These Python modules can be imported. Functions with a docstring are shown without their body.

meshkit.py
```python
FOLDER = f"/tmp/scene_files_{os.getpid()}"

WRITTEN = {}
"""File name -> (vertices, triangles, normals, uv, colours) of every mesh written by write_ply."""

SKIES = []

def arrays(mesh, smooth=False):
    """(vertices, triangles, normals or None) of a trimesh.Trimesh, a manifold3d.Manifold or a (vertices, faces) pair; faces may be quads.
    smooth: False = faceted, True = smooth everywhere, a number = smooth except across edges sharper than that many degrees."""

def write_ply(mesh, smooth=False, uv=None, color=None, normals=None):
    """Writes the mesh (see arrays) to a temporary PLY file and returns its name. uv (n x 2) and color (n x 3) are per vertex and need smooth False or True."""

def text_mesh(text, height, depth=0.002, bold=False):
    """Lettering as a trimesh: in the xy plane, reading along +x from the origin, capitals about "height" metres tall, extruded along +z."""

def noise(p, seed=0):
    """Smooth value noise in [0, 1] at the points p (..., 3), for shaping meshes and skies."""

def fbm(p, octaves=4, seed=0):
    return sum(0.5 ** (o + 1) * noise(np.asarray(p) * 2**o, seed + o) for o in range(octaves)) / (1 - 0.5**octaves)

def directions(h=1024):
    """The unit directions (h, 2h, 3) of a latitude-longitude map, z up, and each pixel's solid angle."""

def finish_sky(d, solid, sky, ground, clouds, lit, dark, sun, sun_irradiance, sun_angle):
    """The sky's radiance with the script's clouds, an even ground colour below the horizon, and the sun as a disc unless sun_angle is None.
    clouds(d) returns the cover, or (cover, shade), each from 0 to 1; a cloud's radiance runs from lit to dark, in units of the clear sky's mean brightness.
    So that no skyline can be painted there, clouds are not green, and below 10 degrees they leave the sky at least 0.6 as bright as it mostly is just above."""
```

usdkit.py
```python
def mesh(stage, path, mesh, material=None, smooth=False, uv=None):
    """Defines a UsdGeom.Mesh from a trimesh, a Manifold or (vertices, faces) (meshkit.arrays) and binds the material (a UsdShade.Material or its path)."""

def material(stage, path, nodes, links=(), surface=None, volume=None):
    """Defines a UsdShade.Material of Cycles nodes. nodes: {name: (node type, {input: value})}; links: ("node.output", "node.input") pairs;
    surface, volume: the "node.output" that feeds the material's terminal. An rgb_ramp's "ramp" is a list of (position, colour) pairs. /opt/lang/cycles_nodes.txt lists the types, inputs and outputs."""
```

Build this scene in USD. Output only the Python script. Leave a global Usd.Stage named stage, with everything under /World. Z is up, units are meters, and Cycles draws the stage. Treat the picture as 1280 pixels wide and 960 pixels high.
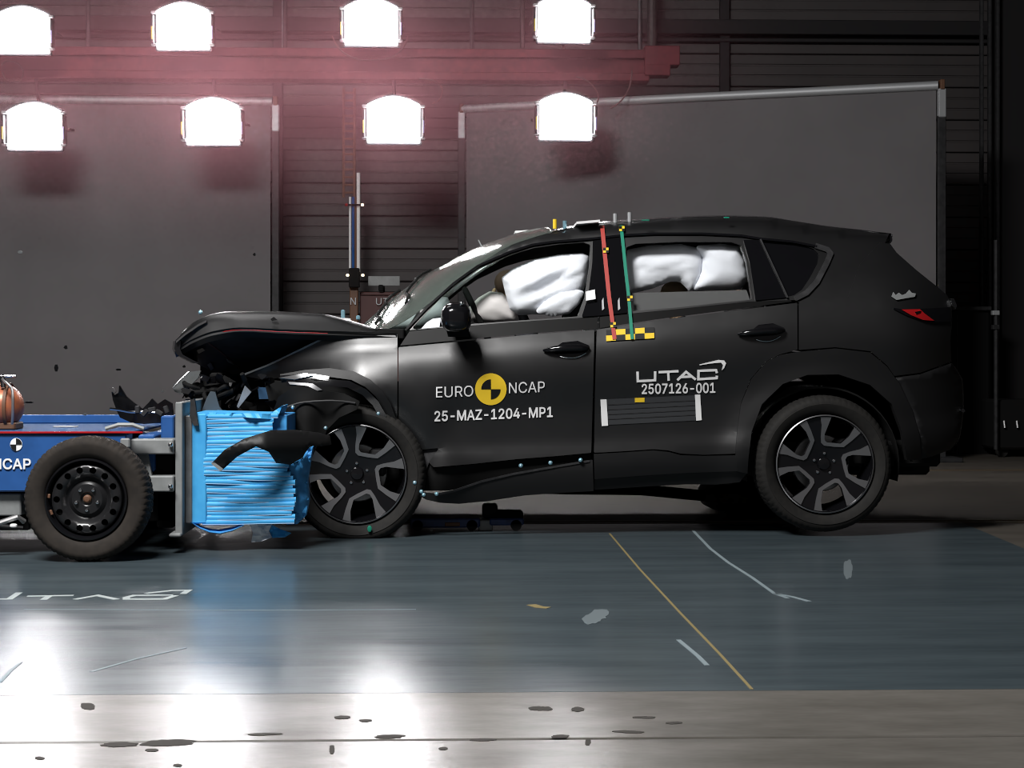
import math, random
import numpy as np, trimesh, usdkit, meshkit
import manifold3d as m3
from scipy.spatial import Delaunay
from shapely.geometry import Polygon, LineString, Point, MultiPolygon, box as sbox
from shapely.ops import unary_union
from shapely import affinity
from shapely.prepared import prep
from shapely import contains_xy
from pxr import Usd, UsdGeom, UsdLux, UsdShade, Sdf, Gf

random.seed(7); rng = np.random.default_rng(7)
stage = Usd.Stage.CreateInMemory()
UsdGeom.SetStageUpAxis(stage, 'Z'); UsdGeom.SetStageMetersPerUnit(stage, 1.0)
UsdGeom.Xform.Define(stage, '/World')

# ------------------------------------------------------------------ camera, lights, exposure
FPX, HOR, CAMZ, YAW = 2120.0, 440.0, 0.983, math.radians(1.8)
cam = UsdGeom.Camera.Define(stage, '/World/camera')
cam.CreateHorizontalApertureAttr(36.0)
cam.CreateFocalLengthAttr(36.0 * FPX / 1280)
cam.CreateVerticalApertureOffsetAttr(-(480 - HOR) / 1280 * 36.0)
cam.CreateClippingRangeAttr((0.05, 500))
cam.CreateExposureAttr(0.0)
_x = UsdGeom.Xformable(cam); _x.AddTranslateOp().Set(Gf.Vec3d(0, 0, CAMZ)); _x.AddRotateXYZOp().Set(Gf.Vec3f(90, 0, -math.degrees(YAW)))

HAZE = 0.085  # density of the haze added for the lamps' flare glow
FLOOD = 68.0           # radiance of the floodlight lenses
def rect_light(name, loc, w, h, power, color=(1, 1, 1), rot=(0, 0, 0)):
    l = UsdLux.RectLight.Define(stage, '/World/' + name)
    l.CreateWidthAttr(w); l.CreateHeightAttr(h); l.CreateIntensityAttr(power); l.CreateColorAttr(Gf.Vec3f(*color))
    x = UsdGeom.Xformable(l); x.AddTranslateOp().Set(Gf.Vec3d(*loc)); x.AddRotateXYZOp().Set(Gf.Vec3f(*rot))
# the hall's overhead lamp banks hang above the impact point
rect_light('overhead_bank', (-2.7, 4.4, 6.3), 3.0, 1.5, 72.0, (1, 0.985, 0.975), (34, 0, 10))
rect_light('overhead_bank_001', (-2.6, 11.4, 6.5), 2.6, 1.4, 6.0, (1, 0.98, 0.98), (12, 0, 0))
dome = UsdLux.DomeLight.Define(stage, '/World/ambient'); dome.CreateIntensityAttr(0.03); dome.CreateColorAttr(Gf.Vec3f(1, 0.95, 0.95))

# ------------------------------------------------------------------ photo measure -> place
FWD = np.array([math.sin(YAW), math.cos(YAW), 0]); RGT = np.array([math.cos(YAW), -math.sin(YAW), 0])
def P(u, v, Y):
    """the point at distance Y behind the camera's wall line that the photo shows at (u, v)"""
    u, v, Y = np.broadcast_arrays(np.asarray(u, float), np.asarray(v, float), np.asarray(Y, float))
    d = FWD + ((u - 640) / FPX)[..., None] * RGT + ((HOR - v) / FPX)[..., None] * np.array([0, 0, 1.0])
    return np.array([0, 0, CAMZ]) + d * (Y / d[..., 1])[..., None]
def G(u, v, z=0.0):
    """floor point"""
    d = FWD + (u - 640) / FPX * RGT + np.array([0, 0, (HOR - v) / FPX])
    return np.array([0, 0, CAMZ]) + d * ((z - CAMZ) / d[2])

# ------------------------------------------------------------------ materials
LOOKS = {}
def mat(name, c, rough=0.5, metal=0.0, spec=0.5, c2=None, scale=8.0, stretch=(1, 1, 1), bump=0.0, bscale=60.0, rough2=None, coat=0.0, trans=0.0, detail=4.0, ramp=(0.35, 0.65), sub=0):
    n = {'p': ('principled_bsdf', {'base_color': c, 'roughness': rough, 'metallic': metal, 'specular_ior_level': spec, 'coat_weight': coat, 'coat_roughness': 0.08})}
    l = []
    if c2 is not None or bump or rough2 is not None:
        n['g'] = ('texture_coordinate', {}); n['m'] = ('mapping', {'scale': stretch}); l += [('g.object', 'm.vector')]
    if c2 is not None or rough2 is not None:
        n['n'] = ('noise_texture', {'scale': scale, 'detail': detail, 'roughness': 0.6}); l += [('m.vector', 'n.vector')]
    if c2 is not None:
        n['r'] = ('rgb_ramp', {'ramp': [(0, c), (ramp[0], c), (ramp[1], c2), (1, c2)]}); l += [('n.fac', 'r.fac'), ('r.color', 'p.base_color')]
    if rough2 is not None:
        n['mr'] = ('map_range', {'from_min': 0.3, 'from_max': 0.7, 'to_min': rough, 'to_max': rough2, 'clamp': True}); l += [('n.fac', 'mr.value'), ('mr.result', 'p.roughness')]
    if bump:
        n['bn'] = ('noise_texture', {'scale': bscale, 'detail': 3.0}); n['b'] = ('bump', {'strength': bump, 'distance': 0.01}); l += [('m.vector', 'bn.vector'), ('bn.fac', 'b.height'), ('b.normal', 'p.normal')]
    LOOKS[name] = usdkit.material(stage, '/World/Looks/' + name, n, l, surface='p.BSDF'); return LOOKS[name]
def emit(name, c, s):
    LOOKS[name] = usdkit.material(stage, '/World/Looks/' + name, {'e': ('emission', {'color': c, 'strength': s})}, [], surface='e.emission')
def pane(name, tint, gloss=0.02, ior=1.5):
    LOOKS[name] = usdkit.material(stage, '/World/Looks/' + name, {'t': ('transparent_bsdf', {'color': tint}), 'g': ('glossy_bsdf', {'color': (1, 1, 1), 'roughness': gloss}),
        'f': ('fresnel', {'IOR': ior}), 'm': ('mix_closure', {})}, [('f.fac', 'm.fac'), ('t.BSDF', 'm.closure1'), ('g.BSDF', 'm.closure2')], surface='m.closure')
mat('paint', (0.0065, 0.0065, 0.007), 0.35, 0, 0.75, rough2=0.40, scale=3)
mat('paint_gloss', (0.008, 0.008, 0.009), 0.16, 0, 0.6)
mat('cladding', (0.008, 0.008, 0.0085), 0.52, 0, 0.35, bump=0.05, bscale=300)
mat('black', (0.006, 0.006, 0.006), 0.85, 0, 0.2)
mat('gloss_black', (0.005, 0.005, 0.006), 0.12, 0, 0.5)
mat('wheel_black', (0.012, 0.012, 0.013), 0.25, 0, 0.5)
mat('shard_grey', (0.07, 0.085, 0.095), 0.4, 0.3)
mat('shard_blue', (0.02, 0.07, 0.15), 0.5)
mat('strip_black', (0.004, 0.004, 0.004), 0.4, 0, 0.15)
mat('lining_grey', (0.075, 0.075, 0.075), 0.7)
mat('trim_dark', (0.03, 0.03, 0.032), 0.6, 0, 0.3, c2=(0.015, 0.015, 0.016), scale=20)
mat('rubber', (0.012, 0.0115, 0.011), 0.75, 0, 0.25, c2=(0.017, 0.016, 0.0145), scale=30)
mat('rubber_dusty', (0.030, 0.025, 0.021), 0.8, 0, 0.2, c2=(0.020, 0.017, 0.015), scale=14)
mat('alloy', (0.33, 0.33, 0.34), 0.28, 0.85, 0.5)
mat('steel', (0.42, 0.42, 0.42), 0.38, 0.8, 0.5, c2=(0.3, 0.3, 0.3), scale=12)
mat('chrome', (0.75, 0.76, 0.78), 0.12, 1.0)
mat('blue_bolt', (0.35, 0.62, 0.75), 0.15, 0.6)
mat('grey_paint', (0.25, 0.26, 0.26), 0.5, 0.1, 0.4, c2=(0.19, 0.20, 0.20), scale=9)
mat('trolley_blue', (0.02, 0.09, 0.29), 0.38, 0, 0.5, c2=(0.015, 0.07, 0.23), scale=6)
mat('barrier_blue', (0.045, 0.33, 0.68), 0.5, 0, 0.4, c2=(0.065, 0.40, 0.76), scale=10)
mat('deck_blue', (0.02, 0.06, 0.16), 0.75, 0, 0.25)
mat('barrier_glue', (0.26, 0.42, 0.60), 0.6, 0, 0.4)
mat('barrier_dark', (0.045, 0.25, 0.58), 0.5, 0, 0.4, c2=(0.06, 0.33, 0.70), scale=14)
mat('white', (0.78, 0.78, 0.78), 0.5, 0, 0.4)
mat('decal_white', (0.8, 0.8, 0.8), 0.5, 0, 0.3)
mat('decal_yellow', (0.83, 0.56, 0.03), 0.5, 0, 0.3)
mat('decal_black', (0.008, 0.008, 0.008), 0.5, 0, 0.3)
mat('decal_grey', (0.035, 0.037, 0.04), 0.55, 0, 0.3)
mat('tape_red', (0.42, 0.06, 0.05), 0.5, 0, 0.3)
mat('tape_green', (0.01, 0.22, 0.14), 0.5, 0, 0.3)
mat('tail_red', (0.35, 0.01, 0.012), 0.15, 0, 0.6)
mat('airbag', (0.86, 0.88, 0.93), 0.8, 0, 0.2, bump=0.12, bscale=25)
mat('airbag_grey', (0.78, 0.74, 0.72), 0.85, 0, 0.2, bump=0.1, bscale=25)
mat('dummy_skin', (0.46, 0.31, 0.19), 0.6, 0, 0.3)
mat('dummy_suit', (0.03, 0.03, 0.035), 0.85, 0, 0.2)
mat('dummy_paint', (0.09, 0.055, 0.04), 0.7, 0, 0.2)
mat('copper_tank', (0.46, 0.14, 0.06), 0.38, 0.2, 0.5, c2=(0.30, 0.10, 0.06), scale=14)
mat('cloth_grey', (0.135, 0.129, 0.133), 0.92, 0, 0.2, c2=(0.120, 0.115, 0.119), scale=1.3)
mat('cloth_white', (0.62, 0.66, 0.70), 0.8, 0, 0.2)
mat('aluminium', (0.36, 0.37, 0.38), 0.5, 0.3, 0.5)
mat('wall_metal', (0.05, 0.043, 0.043), 0.62, 0.1, 0.4, c2=(0.042, 0.037, 0.037), scale=1.5)
mat('wall_metal_b', (0.044, 0.038, 0.038), 0.62, 0.1, 0.4, c2=(0.037, 0.032, 0.032), scale=1.5)
mat('wall_dark', (0.012, 0.011, 0.012), 0.7, 0, 0.3)
mat('beam_red', (0.12, 0.014, 0.02), 0.6, 0, 0.3, c2=(0.09, 0.012, 0.016), scale=3)
mat('cable', (0.11, 0.06, 0.06), 0.6)
mat('lamp_body', (0.02, 0.02, 0.022), 0.5)
mat('lamp_tint', (0.35, 0.33, 0.6), 0.3)
mat('lamp_yellow', (0.7, 0.55, 0.1), 0.3)
mat('board_red', (0.07, 0.022, 0.02), 0.6)
mat('post_rust', (0.12, 0.055, 0.028), 0.6)
mat('device_blue', (0.03, 0.055, 0.16), 0.5, 0, 0.4, c2=(0.02, 0.035, 0.09), scale=18)
mat('joint', (0.01, 0.009, 0.009), 0.8)
mat('rail', (0.035, 0.03, 0.026), 0.5, 0.5)
mat('rail_edge', (0.10, 0.075, 0.05), 0.55, 0.3)
emit('flood_lens', (1.0, 0.98, 1.0), FLOOD)
emit('bulb', (1, 0.78, 0.5), 2.5)
pane('glass', (0.97, 0.975, 0.975), 0.02, 1.3)
LOOKS['glass_screen'] = usdkit.material(stage, '/World/Looks/glass_screen', {'t': ('transparent_bsdf', {'color': (0.82, 0.9, 0.86)}), 'd': ('diffuse_bsdf', {'color': (0.30, 0.36, 0.32)}), 'g': ('glossy_bsdf', {'color': (1, 1, 1), 'roughness': 0.10}),
    'x': ('mix_closure', {'fac': 0.22}), 'f': ('fresnel', {'IOR': 1.22}), 'm': ('mix_closure', {})}, [('t.BSDF', 'x.closure1'), ('d.BSDF', 'x.closure2'), ('f.fac', 'm.fac'), ('x.closure', 'm.closure1'), ('g.BSDF', 'm.closure2')], surface='m.closure')
LOOKS['haze'] = usdkit.material(stage, '/World/Looks/haze', {'g': ('texture_coordinate', {}), 'q': ('gradient_texture', {'gradient_type': 'quadratic_sphere'}), 'mm': ('mapping', {'scale': (1 / 5.6, 1 / 1.5, 1 / 1.9)}), 'k': ('math', {'math_type': 'multiply', 'value2': HAZE, 'use_clamp': False}),
    'v': ('principled_volume', {'color': (0.92, 0.40, 0.46), 'anisotropy': 0.5})}, [('g.object', 'mm.vector'), ('mm.vector', 'q.vector'), ('q.fac', 'k.value1'), ('k.value', 'v.density')], volume='v.volume')  # reddish scatter colour imitates lens flare

def floor_mat(name, a, b, r0, r1, dirt, dirt_amt, streak=(0.35, 2.2, 1), spec=0.5):
    n = {'g': ('texture_coordinate', {}), 'm': ('mapping', {'scale': streak}), 'm2': ('mapping', {'scale': (0.7, 1.6, 1)}),
         'n1': ('noise_texture', {'scale': 2.0, 'detail': 6.0, 'roughness': 0.65}), 'n2': ('noise_texture', {'scale': 2.3, 'detail': 8.0, 'roughness': 0.7}),
         'n3': ('noise_texture', {'scale': 40.0, 'detail': 4.0}),
         'r': ('rgb_ramp', {'ramp': [(0, a), (0.35, a), (0.65, b), (1, b)]}),
         'd': ('rgb_ramp', {'ramp': [(0, (0, 0, 0)), (0.60, (0, 0, 0)), (0.70, (dirt_amt,) * 3), (1, (dirt_amt,) * 3)]}),
         'mx': ('mix', {'color2': dirt}),
         'mr': ('map_range', {'from_min': 0.3, 'from_max': 0.7, 'to_min': r0, 'to_max': r1, 'clamp': True}),
         'b': ('bump', {'strength': 0.04, 'distance': 0.01}),
         'p': ('principled_bsdf', {'specular_ior_level': spec})}
    l = [('g.object', 'm.vector'), ('g.object', 'm2.vector'), ('m.vector', 'n1.vector'), ('m2.vector', 'n2.vector'), ('g.object', 'n3.vector'), ('n1.fac', 'r.fac'), ('n2.fac', 'd.fac'),
         ('r.color', 'mx.color1'), ('d.color', 'mx.fac'), ('mx.color', 'p.base_color'), ('n1.fac', 'mr.value'), ('mr.result', 'p.roughness'), ('n3.fac', 'b.height'), ('b.normal', 'p.normal')]
    LOOKS[name] = usdkit.material(stage, '/World/Looks/' + name, n, l, surface='p.BSDF')
floor_mat('floor_paint', (0.044, 0.060, 0.069), (0.062, 0.082, 0.092), 0.22, 0.28, (0.035, 0.045, 0.05), 0.5, spec=0.4)
floor_mat('concrete', (0.104, 0.097, 0.085), (0.152, 0.143, 0.128), 0.24, 0.31, (0.06, 0.05, 0.04), 0.75, (0.8, 2.0, 1))
floor_mat('concrete_far', (0.062, 0.055, 0.047), (0.088, 0.079, 0.067), 0.6, 0.72, (0.04, 0.035, 0.03), 0.7, (0.5, 1.6, 1), 0.12)
mat('glow_streak_paint', (0.17, 0.205, 0.22), 0.25); mat('dirt', (0.05, 0.046, 0.042), 0.8, 0, 0.15)  # first tone colours the floor's lamp glow spot and a pale streak
mat('floor_mark', (0.36, 0.40, 0.40), 0.5); mat('line_yellow', (0.22, 0.17, 0.07), 0.6); mat('scratch', (0.20, 0.25, 0.27), 0.6)

# ------------------------------------------------------------------ scene-tree helpers
USED, BASE = {}, {'/World': np.zeros(3)}
def numbered(parent, name):
    k = USED.get((parent, name), 0); USED[(parent, name)] = k + 1
    return name if k == 0 else f'{name}_{k:03d}'
def pathof(parent): return '/World' if parent is None else (parent if isinstance(parent, str) else str(parent.GetPath()))
def tag(p, label=None, cat=None, group=None, kind=None):
    p = stage.GetPrimAtPath(p) if isinstance(p, str) else p
    for k, v in (('label', label), ('category', cat), ('group', group), ('kind', kind)):
        if v: p.SetCustomDataByKey(k, v)
    return p
def xf(name, loc, parent=None, rot=None, **kw):
    """an Xform at loc (world); its children's shapes are given in world coordinates"""
    pp = pathof(parent); path = pp + '/' + numbered(pp, name); loc = np.asarray(loc, float)
    x = UsdGeom.Xform.Define(stage, path); x.AddTranslateOp().Set(Gf.Vec3d(*(loc - BASE[pp])))
    if rot is not None: x.AddRotateXYZOp().Set(Gf.Vec3f(*rot))
    BASE[path] = loc; tag(x.GetPrim(), **kw); return path
def arr(mesh):
    if hasattr(mesh, 'to_mesh'):
        q = mesh.to_mesh(); return np.array(q.vert_properties[:, :3], float), np.array(q.tri_verts)
    if isinstance(mesh, (tuple, list)): return np.asarray(mesh[0], float), np.asarray(mesh[1], int)
    return np.array(mesh.vertices, float), np.array(mesh.faces)
def ob(name, mesh, m, parent=None, smooth=30, **kw):
    pp = pathof(parent); path = pp + '/' + numbered(pp, name)
    v, f = arr(mesh)
    if pp == '/World':
        loc = np.array([(v[:, 0].min() + v[:, 0].max()) / 2, (v[:, 1].min() + v[:, 1].max()) / 2, v[:, 2].min()])
    else: loc = BASE[pp]
    q = usdkit.mesh(stage, path, (v - loc, f), LOOKS[m], smooth=smooth)
    if pp == '/World': UsdGeom.Xformable(q).AddTranslateOp().Set(Gf.Vec3d(*loc))
    BASE[path] = loc; tag(q.GetPrim(), **kw); return path
def cat(*ms):
    vs, fs, n = [], [], 0
    for m in ms:
        v, f = arr(m); vs.append(v); fs.append(f + n); n += len(v)
    return np.vstack(vs), np.vstack(fs)

# ------------------------------------------------------------------ shape helpers
def box(x0, x1, y0, y1, z0, z1, b=0.006):
    """bevelled box"""
    b = min(b, (x1 - x0) * .3, (y1 - y0) * .3, (z1 - z0) * .3)
    pts = []
    for sx, sy, sz in np.ndindex(2, 2, 2):
        X, Yv, Z = (x0, x1)[sx], (y0, y1)[sy], (z0, z1)[sz]; dx, dy, dz = (b, -b)[sx], (b, -b)[sy], (b, -b)[sz]
        pts += [(X, Yv + dy, Z + dz), (X + dx, Yv, Z + dz), (X + dx, Yv + dy, Z)]
    h = trimesh.convex.convex_hull(np.array(pts)); return np.array(h.vertices), np.array(h.faces)
def moved(mesh, R=None, t=(0, 0, 0)):
    v, f = arr(mesh)
    if R is not None: v = v @ np.asarray(R).T
    return v + np.asarray(t), f
def rotm(axis, deg): return trimesh.transformations.rotation_matrix(math.radians(deg), axis)[:3, :3]
def tube(pts, r, n=10, cap=True):
    p = np.asarray(pts, float); r = np.broadcast_to(np.asarray(r, float), (len(p),))
    t = np.gradient(p, axis=0); t /= np.linalg.norm(t, axis=1, keepdims=True) + 1e-12
    ref = np.array([0, 0, 1.0]) if abs(t[:, 2]).mean() < 0.8 else np.array([1.0, 0, 0])
    a = np.cross(t, ref); a /= np.linalg.norm(a, axis=1, keepdims=True) + 1e-9; b = np.cross(t, a)
    th = np.arange(n) * 2 * np.pi / n
    v = (p[:, None] + r[:, None, None] * (np.cos(th)[None, :, None] * a[:, None] + np.sin(th)[None, :, None] * b[:, None])).reshape(-1, 3)
    f = []
    for i in range(len(p) - 1):
        for j in range(n):
            k = (j + 1) % n; f += [(i * n + j, (i + 1) * n + j, (i + 1) * n + k), (i * n + j, (i + 1) * n + k, i * n + k)]
    if cap:
        e = len(p) - 1; v = np.vstack([v, p[:1], p[-1:]]); c0, c1 = len(v) - 2, len(v) - 1
        for j in range(n):
            k = (j + 1) % n; f += [(c0, j, k), (c1, e * n + k, e * n + j)]
    return fixn((v, np.array(f)))
def fixn(m):
    v, f = arr(m); q = trimesh.Trimesh(v, f, process=False)
    if q.volume < 0: f = f[:, ::-1]
    return v, f
def spline(pts, n):
    from scipy.interpolate import PchipInterpolator
    p = np.asarray(pts, float); s = np.r_[0, np.cumsum(np.linalg.norm(np.diff(p, axis=0), axis=1))]
    return PchipInterpolator(s, p)(np.linspace(0, s[-1], n))
def lathe(prof, n=64, axis='y', center=(0, 0, 0), closed=True, mod=None):
    """profile (radius, along) swept round the axis through center; closed: the profile is a loop"""
    pr = np.asarray(prof, float); k = len(pr); th = np.arange(n) * 2 * np.pi / n
    R = pr[None, :, 0] * np.ones((n, 1)); A = pr[None, :, 1] * np.ones((n, 1))
    if mod is not None: R = R + mod(th[:, None], pr[None, :, 0], pr[None, :, 1])
    c, s = np.cos(th)[:, None] * R, np.sin(th)[:, None] * R
    v = {'y': np.stack([c, A, s], -1), 'x': np.stack([A, c, s], -1), 'z': np.stack([c, s, A], -1)}[axis].reshape(-1, 3) + np.asarray(center)
    f = []
    m = k if closed else k - 1
    for i in range(n):
        i2 = (i + 1) % n
        for j in range(m):
            j2 = (j + 1) % k; f += [(i * k + j, i2 * k + j, i2 * k + j2), (i * k + j, i2 * k + j2, i * k + j2)]
    return fixn((v, np.array(f)))
def tri_poly(poly, res):
    """dense triangulation of a shapely polygon"""
    if poly.is_empty: return np.zeros((0, 2)), np.zeros((0, 3), int)
    if isinstance(poly, MultiPolygon):
        vs, fs, n = [], [], 0
        for g in poly.geoms:
            v, f = tri_poly(g, res)
            if len(v): vs.append(v); fs.append(f + n); n += len(v)
        return np.vstack(vs), np.vstack(fs)
    pts = []
    for ring in [poly.exterior, *poly.interiors]:
        c = np.array(ring.coords)[:-1]
        for a, b in zip(c, np.roll(c, -1, 0)):
            k = max(1, int(np.ceil(np.linalg.norm(b - a) / res))); pts += [a + (b - a) * i / k for i in range(k)]
    x0, y0, x1, y1 = poly.bounds
    inner = poly.buffer(-res * 0.55)
    if not inner.is_empty:
        gx, gy = np.meshgrid(np.arange(x0, x1, res), np.arange(y0, y1, res * .87)); gx = gx + (np.arange(gx.shape[0]) % 2)[:, None] * res / 2
        g = np.stack([gx.ravel(), gy.ravel()], 1)
        if len(g): pts += list(g[contains_xy(inner, g[:, 0], g[:, 1])])
    pts = np.unique(np.round(np.array(pts), 6), axis=0)
    if len(pts) < 3: return np.zeros((0, 2)), np.zeros((0, 3), int)
    t = Delaunay(pts).simplices; c = pts[t].mean(1)
    t = t[contains_xy(poly, c[:, 0], c[:, 1])]
    a = pts[t]; e1, e2 = a[:, 1] - a[:, 0], a[:, 2] - a[:, 0]; area = e1[:, 0] * e2[:, 1] - e1[:, 1] * e2[:, 0]; t = t[np.abs(area) > 1e-9]; area = area[np.abs(area) > 1e-9]
    t[area < 0] = t[area < 0][:, ::-1]
    return pts, t
def solid(v2, t, front, back):
    """closes a triangulated sheet: front and back are the 3-D places of its points"""
    n = len(v2); e = np.vstack([t[:, [0, 1]], t[:, [1, 2]], t[:, [2, 0]]])
    key = {tuple(x) for x in e.tolist()}; rim = [x for x in e.tolist() if (x[1], x[0]) not in key]
    f = [t, t[:, ::-1] + n] + [np.array([[b, a, a + n], [b, a + n, b + n]]) for a, b in rim]
    return fixn((np.vstack([front, back]), np.vstack(f)))
def sheet(poly, surf, off=0.0, th=0.012, res=9.0):
    """a panel cut to the outline poly (photo measure), lying on surf, th thick"""
    poly = poly if not isinstance(poly, (list, np.ndarray)) else Polygon(poly)
    poly = poly if poly.is_valid else poly.buffer(0)
    v2, t = tri_poly(poly, res); p = surf(v2[:, 0], v2[:, 1])
    a, b = p.copy(), p.copy(); a[:, 1] += off; b[:, 1] += off + th
    return solid(v2, t, a, b)
def flat(Y): return lambda u, v: P(u, v, Y)
def textpoly(mesh): pass
def text_on(text, hpx, u0, v0, surf, slope=0.0, width=None, off=-0.002, bold=False, th=0.003):
    """lettering, capitals hpx photo pixels tall, baseline from (u0, v0), on a surface"""
    t = meshkit.text_mesh(text, hpx, 1.0, bold); v = np.array(t.vertices); f = np.array(t.faces)
    v[:, 0] -= v[:, 0].min()
    if width: v[:, 0] *= width / v[:, 0].max()
    p = surf(u0 + v[:, 0], v0 + slope * v[:, 0] - v[:, 1]); p[:, 1] += off - v[:, 2] * th * 0 - np.where(v[:, 2] > .5, th, 0)
    return fixn((p, f))
def ellipse(cx, cy, rx, ry, n=32, rot=0):
    t = np.arange(n) * 2 * np.pi / n; e = Polygon(np.stack([cx + rx * np.cos(t), cy + ry * np.sin(t)], 1)); return affinity.rotate(e, rot) if rot else e
def smoothpoly(pts, r=2.0): return Polygon(pts).buffer(-r).buffer(2 * r).buffer(-r)
def grid_solid(front, th_vec):
    """a grid of points (n, m, 3) given thickness"""
    n, m, _ = front.shape; idx = np.arange(n * m).reshape(n, m)
    t = np.vstack([np.stack([idx[:-1, :-1], idx[1:, :-1], idx[1:, 1:]], -1).reshape(-1, 3), np.stack([idx[:-1, :-1], idx[1:, 1:], idx[:-1, 1:]], -1).reshape(-1, 3)])
    a = front.reshape(-1, 3); return solid(a, t, a, a + np.asarray(th_vec))
def hullball(pts, rs, n=10):
    ms = [m3.Manifold.sphere(r, n).translate(tuple(map(float, p))) for p, r in zip(pts, rs)]
    return m3.Manifold.batch_hull(ms)
def body_of(bones, edge=0.02, it=8):
    """one continuous surface from bones ((p, r), (p, r))"""
    m = m3.Manifold.batch_boolean([hullball([a[0], b[0]], [a[1], b[1]]) for a, b in bones], m3.OpType.Add).refine_to_length(edge)
    v, f = arr(m); t = trimesh.Trimesh(v, f, process=True); trimesh.smoothing.filter_taubin(t, iterations=it); return np.array(t.vertices), np.array(t.faces)

exec_order = []
# ================================================================== THE SETTING
YF = G(640, 865)[1]; YR = 9.78; YR2 = G(640, 589)[1]; YJ = G(640, 924)[1]; YW = 17.5
fl = xf('floor', (0, 0, 0), kind='structure', label='hall floor of painted and bare concrete with rail slots')
ob('concrete_slab', box(-12, 12, -1.0, YJ - .008, -.2, 0, .004), 'concrete', fl)
ob('concrete_slab', box(-12, 12, YJ + .008, YF, -.2, 0, .004), 'concrete', fl)
ob('concrete_slab', box(-12, 12, YF, YR - .09, -.2, -.003, .002), 'concrete_far', fl)
ob('concrete_slab', box(-12, 12, YR + .09, YR2 - .09, -.2, 0, .004), 'concrete_far', fl)
ob('concrete_slab', box(-12, 12, YR2 + .09, 19, -.2, 0, .004), 'concrete_far', fl)
ob('joint_filler', box(-12, 12, YJ - .02, YJ + .02, -.2, -.006, .001), 'joint', fl)
pr = G(1228, 662); pr2 = G(1300, 694)
strip = Polygon([(-12, YF), (8.0, YF), (pr2[0] + .35, pr2[1] - .6), (pr2[0], pr2[1]), (pr[0], YR - .10), (-12, YR - .10)])
ob('painted_strip', moved(trimesh.creation.extrude_polygon(strip, .003), t=(0, 0, -.003)), 'floor_paint', fl, label='glossy blue-grey painted strip of floor')
for Y0 in (YR, YR2):
    ob('rail', cat(box(-12, 12, Y0 - .088, Y0 - .04, -.2, .002, .002), box(-12, 12, Y0 + .04, Y0 + .088, -.2, .002, .002)), 'rail_edge', fl, label='steel-edged slot of the towing rail')
    ob('slot', box(-12, 12, Y0 - .042, Y0 + .042, -.2, -.05, .002), 'joint', fl)
def floor_line(px, w, m, name, lab):
    g = np.array([G(u, v)[:2] for u, v in px]); p = LineString(g).buffer(w, cap_style=2)
    ob(name, moved(trimesh.creation.extrude_polygon(p, .0012), t=(0, 0, .0002)), m, fl, label=lab)
floor_line([(762, 667), (800, 712), (850, 766), (900, 818), (940, 862)], .005, 'line_yellow', 'chalk_line', 'thin yellow line across the painted strip')
floor_line([(866, 663), (888, 686), (910, 703), (940, 722), (968, 742), (985, 748)], .008, 'scratch', 'scratch', 'pale scratch across the painted strip')
floor_line([(968, 742), (990, 746), (1012, 752)], .010, 'scratch', 'scratch', 'pale scratch end')
floor_line([(114, 840), (170, 824), (232, 810)], .006, 'scratch', 'scratch', 'pale scratch near the strip edge')
floor_line([(0, 853), (14, 838), (26, 828)], .006, 'scratch', 'scratch', 'short pale scratch')
floor_line([(848, 800), (872, 820), (884, 832)], .008, 'scratch', 'scratch', 'short pale scratch')
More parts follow.
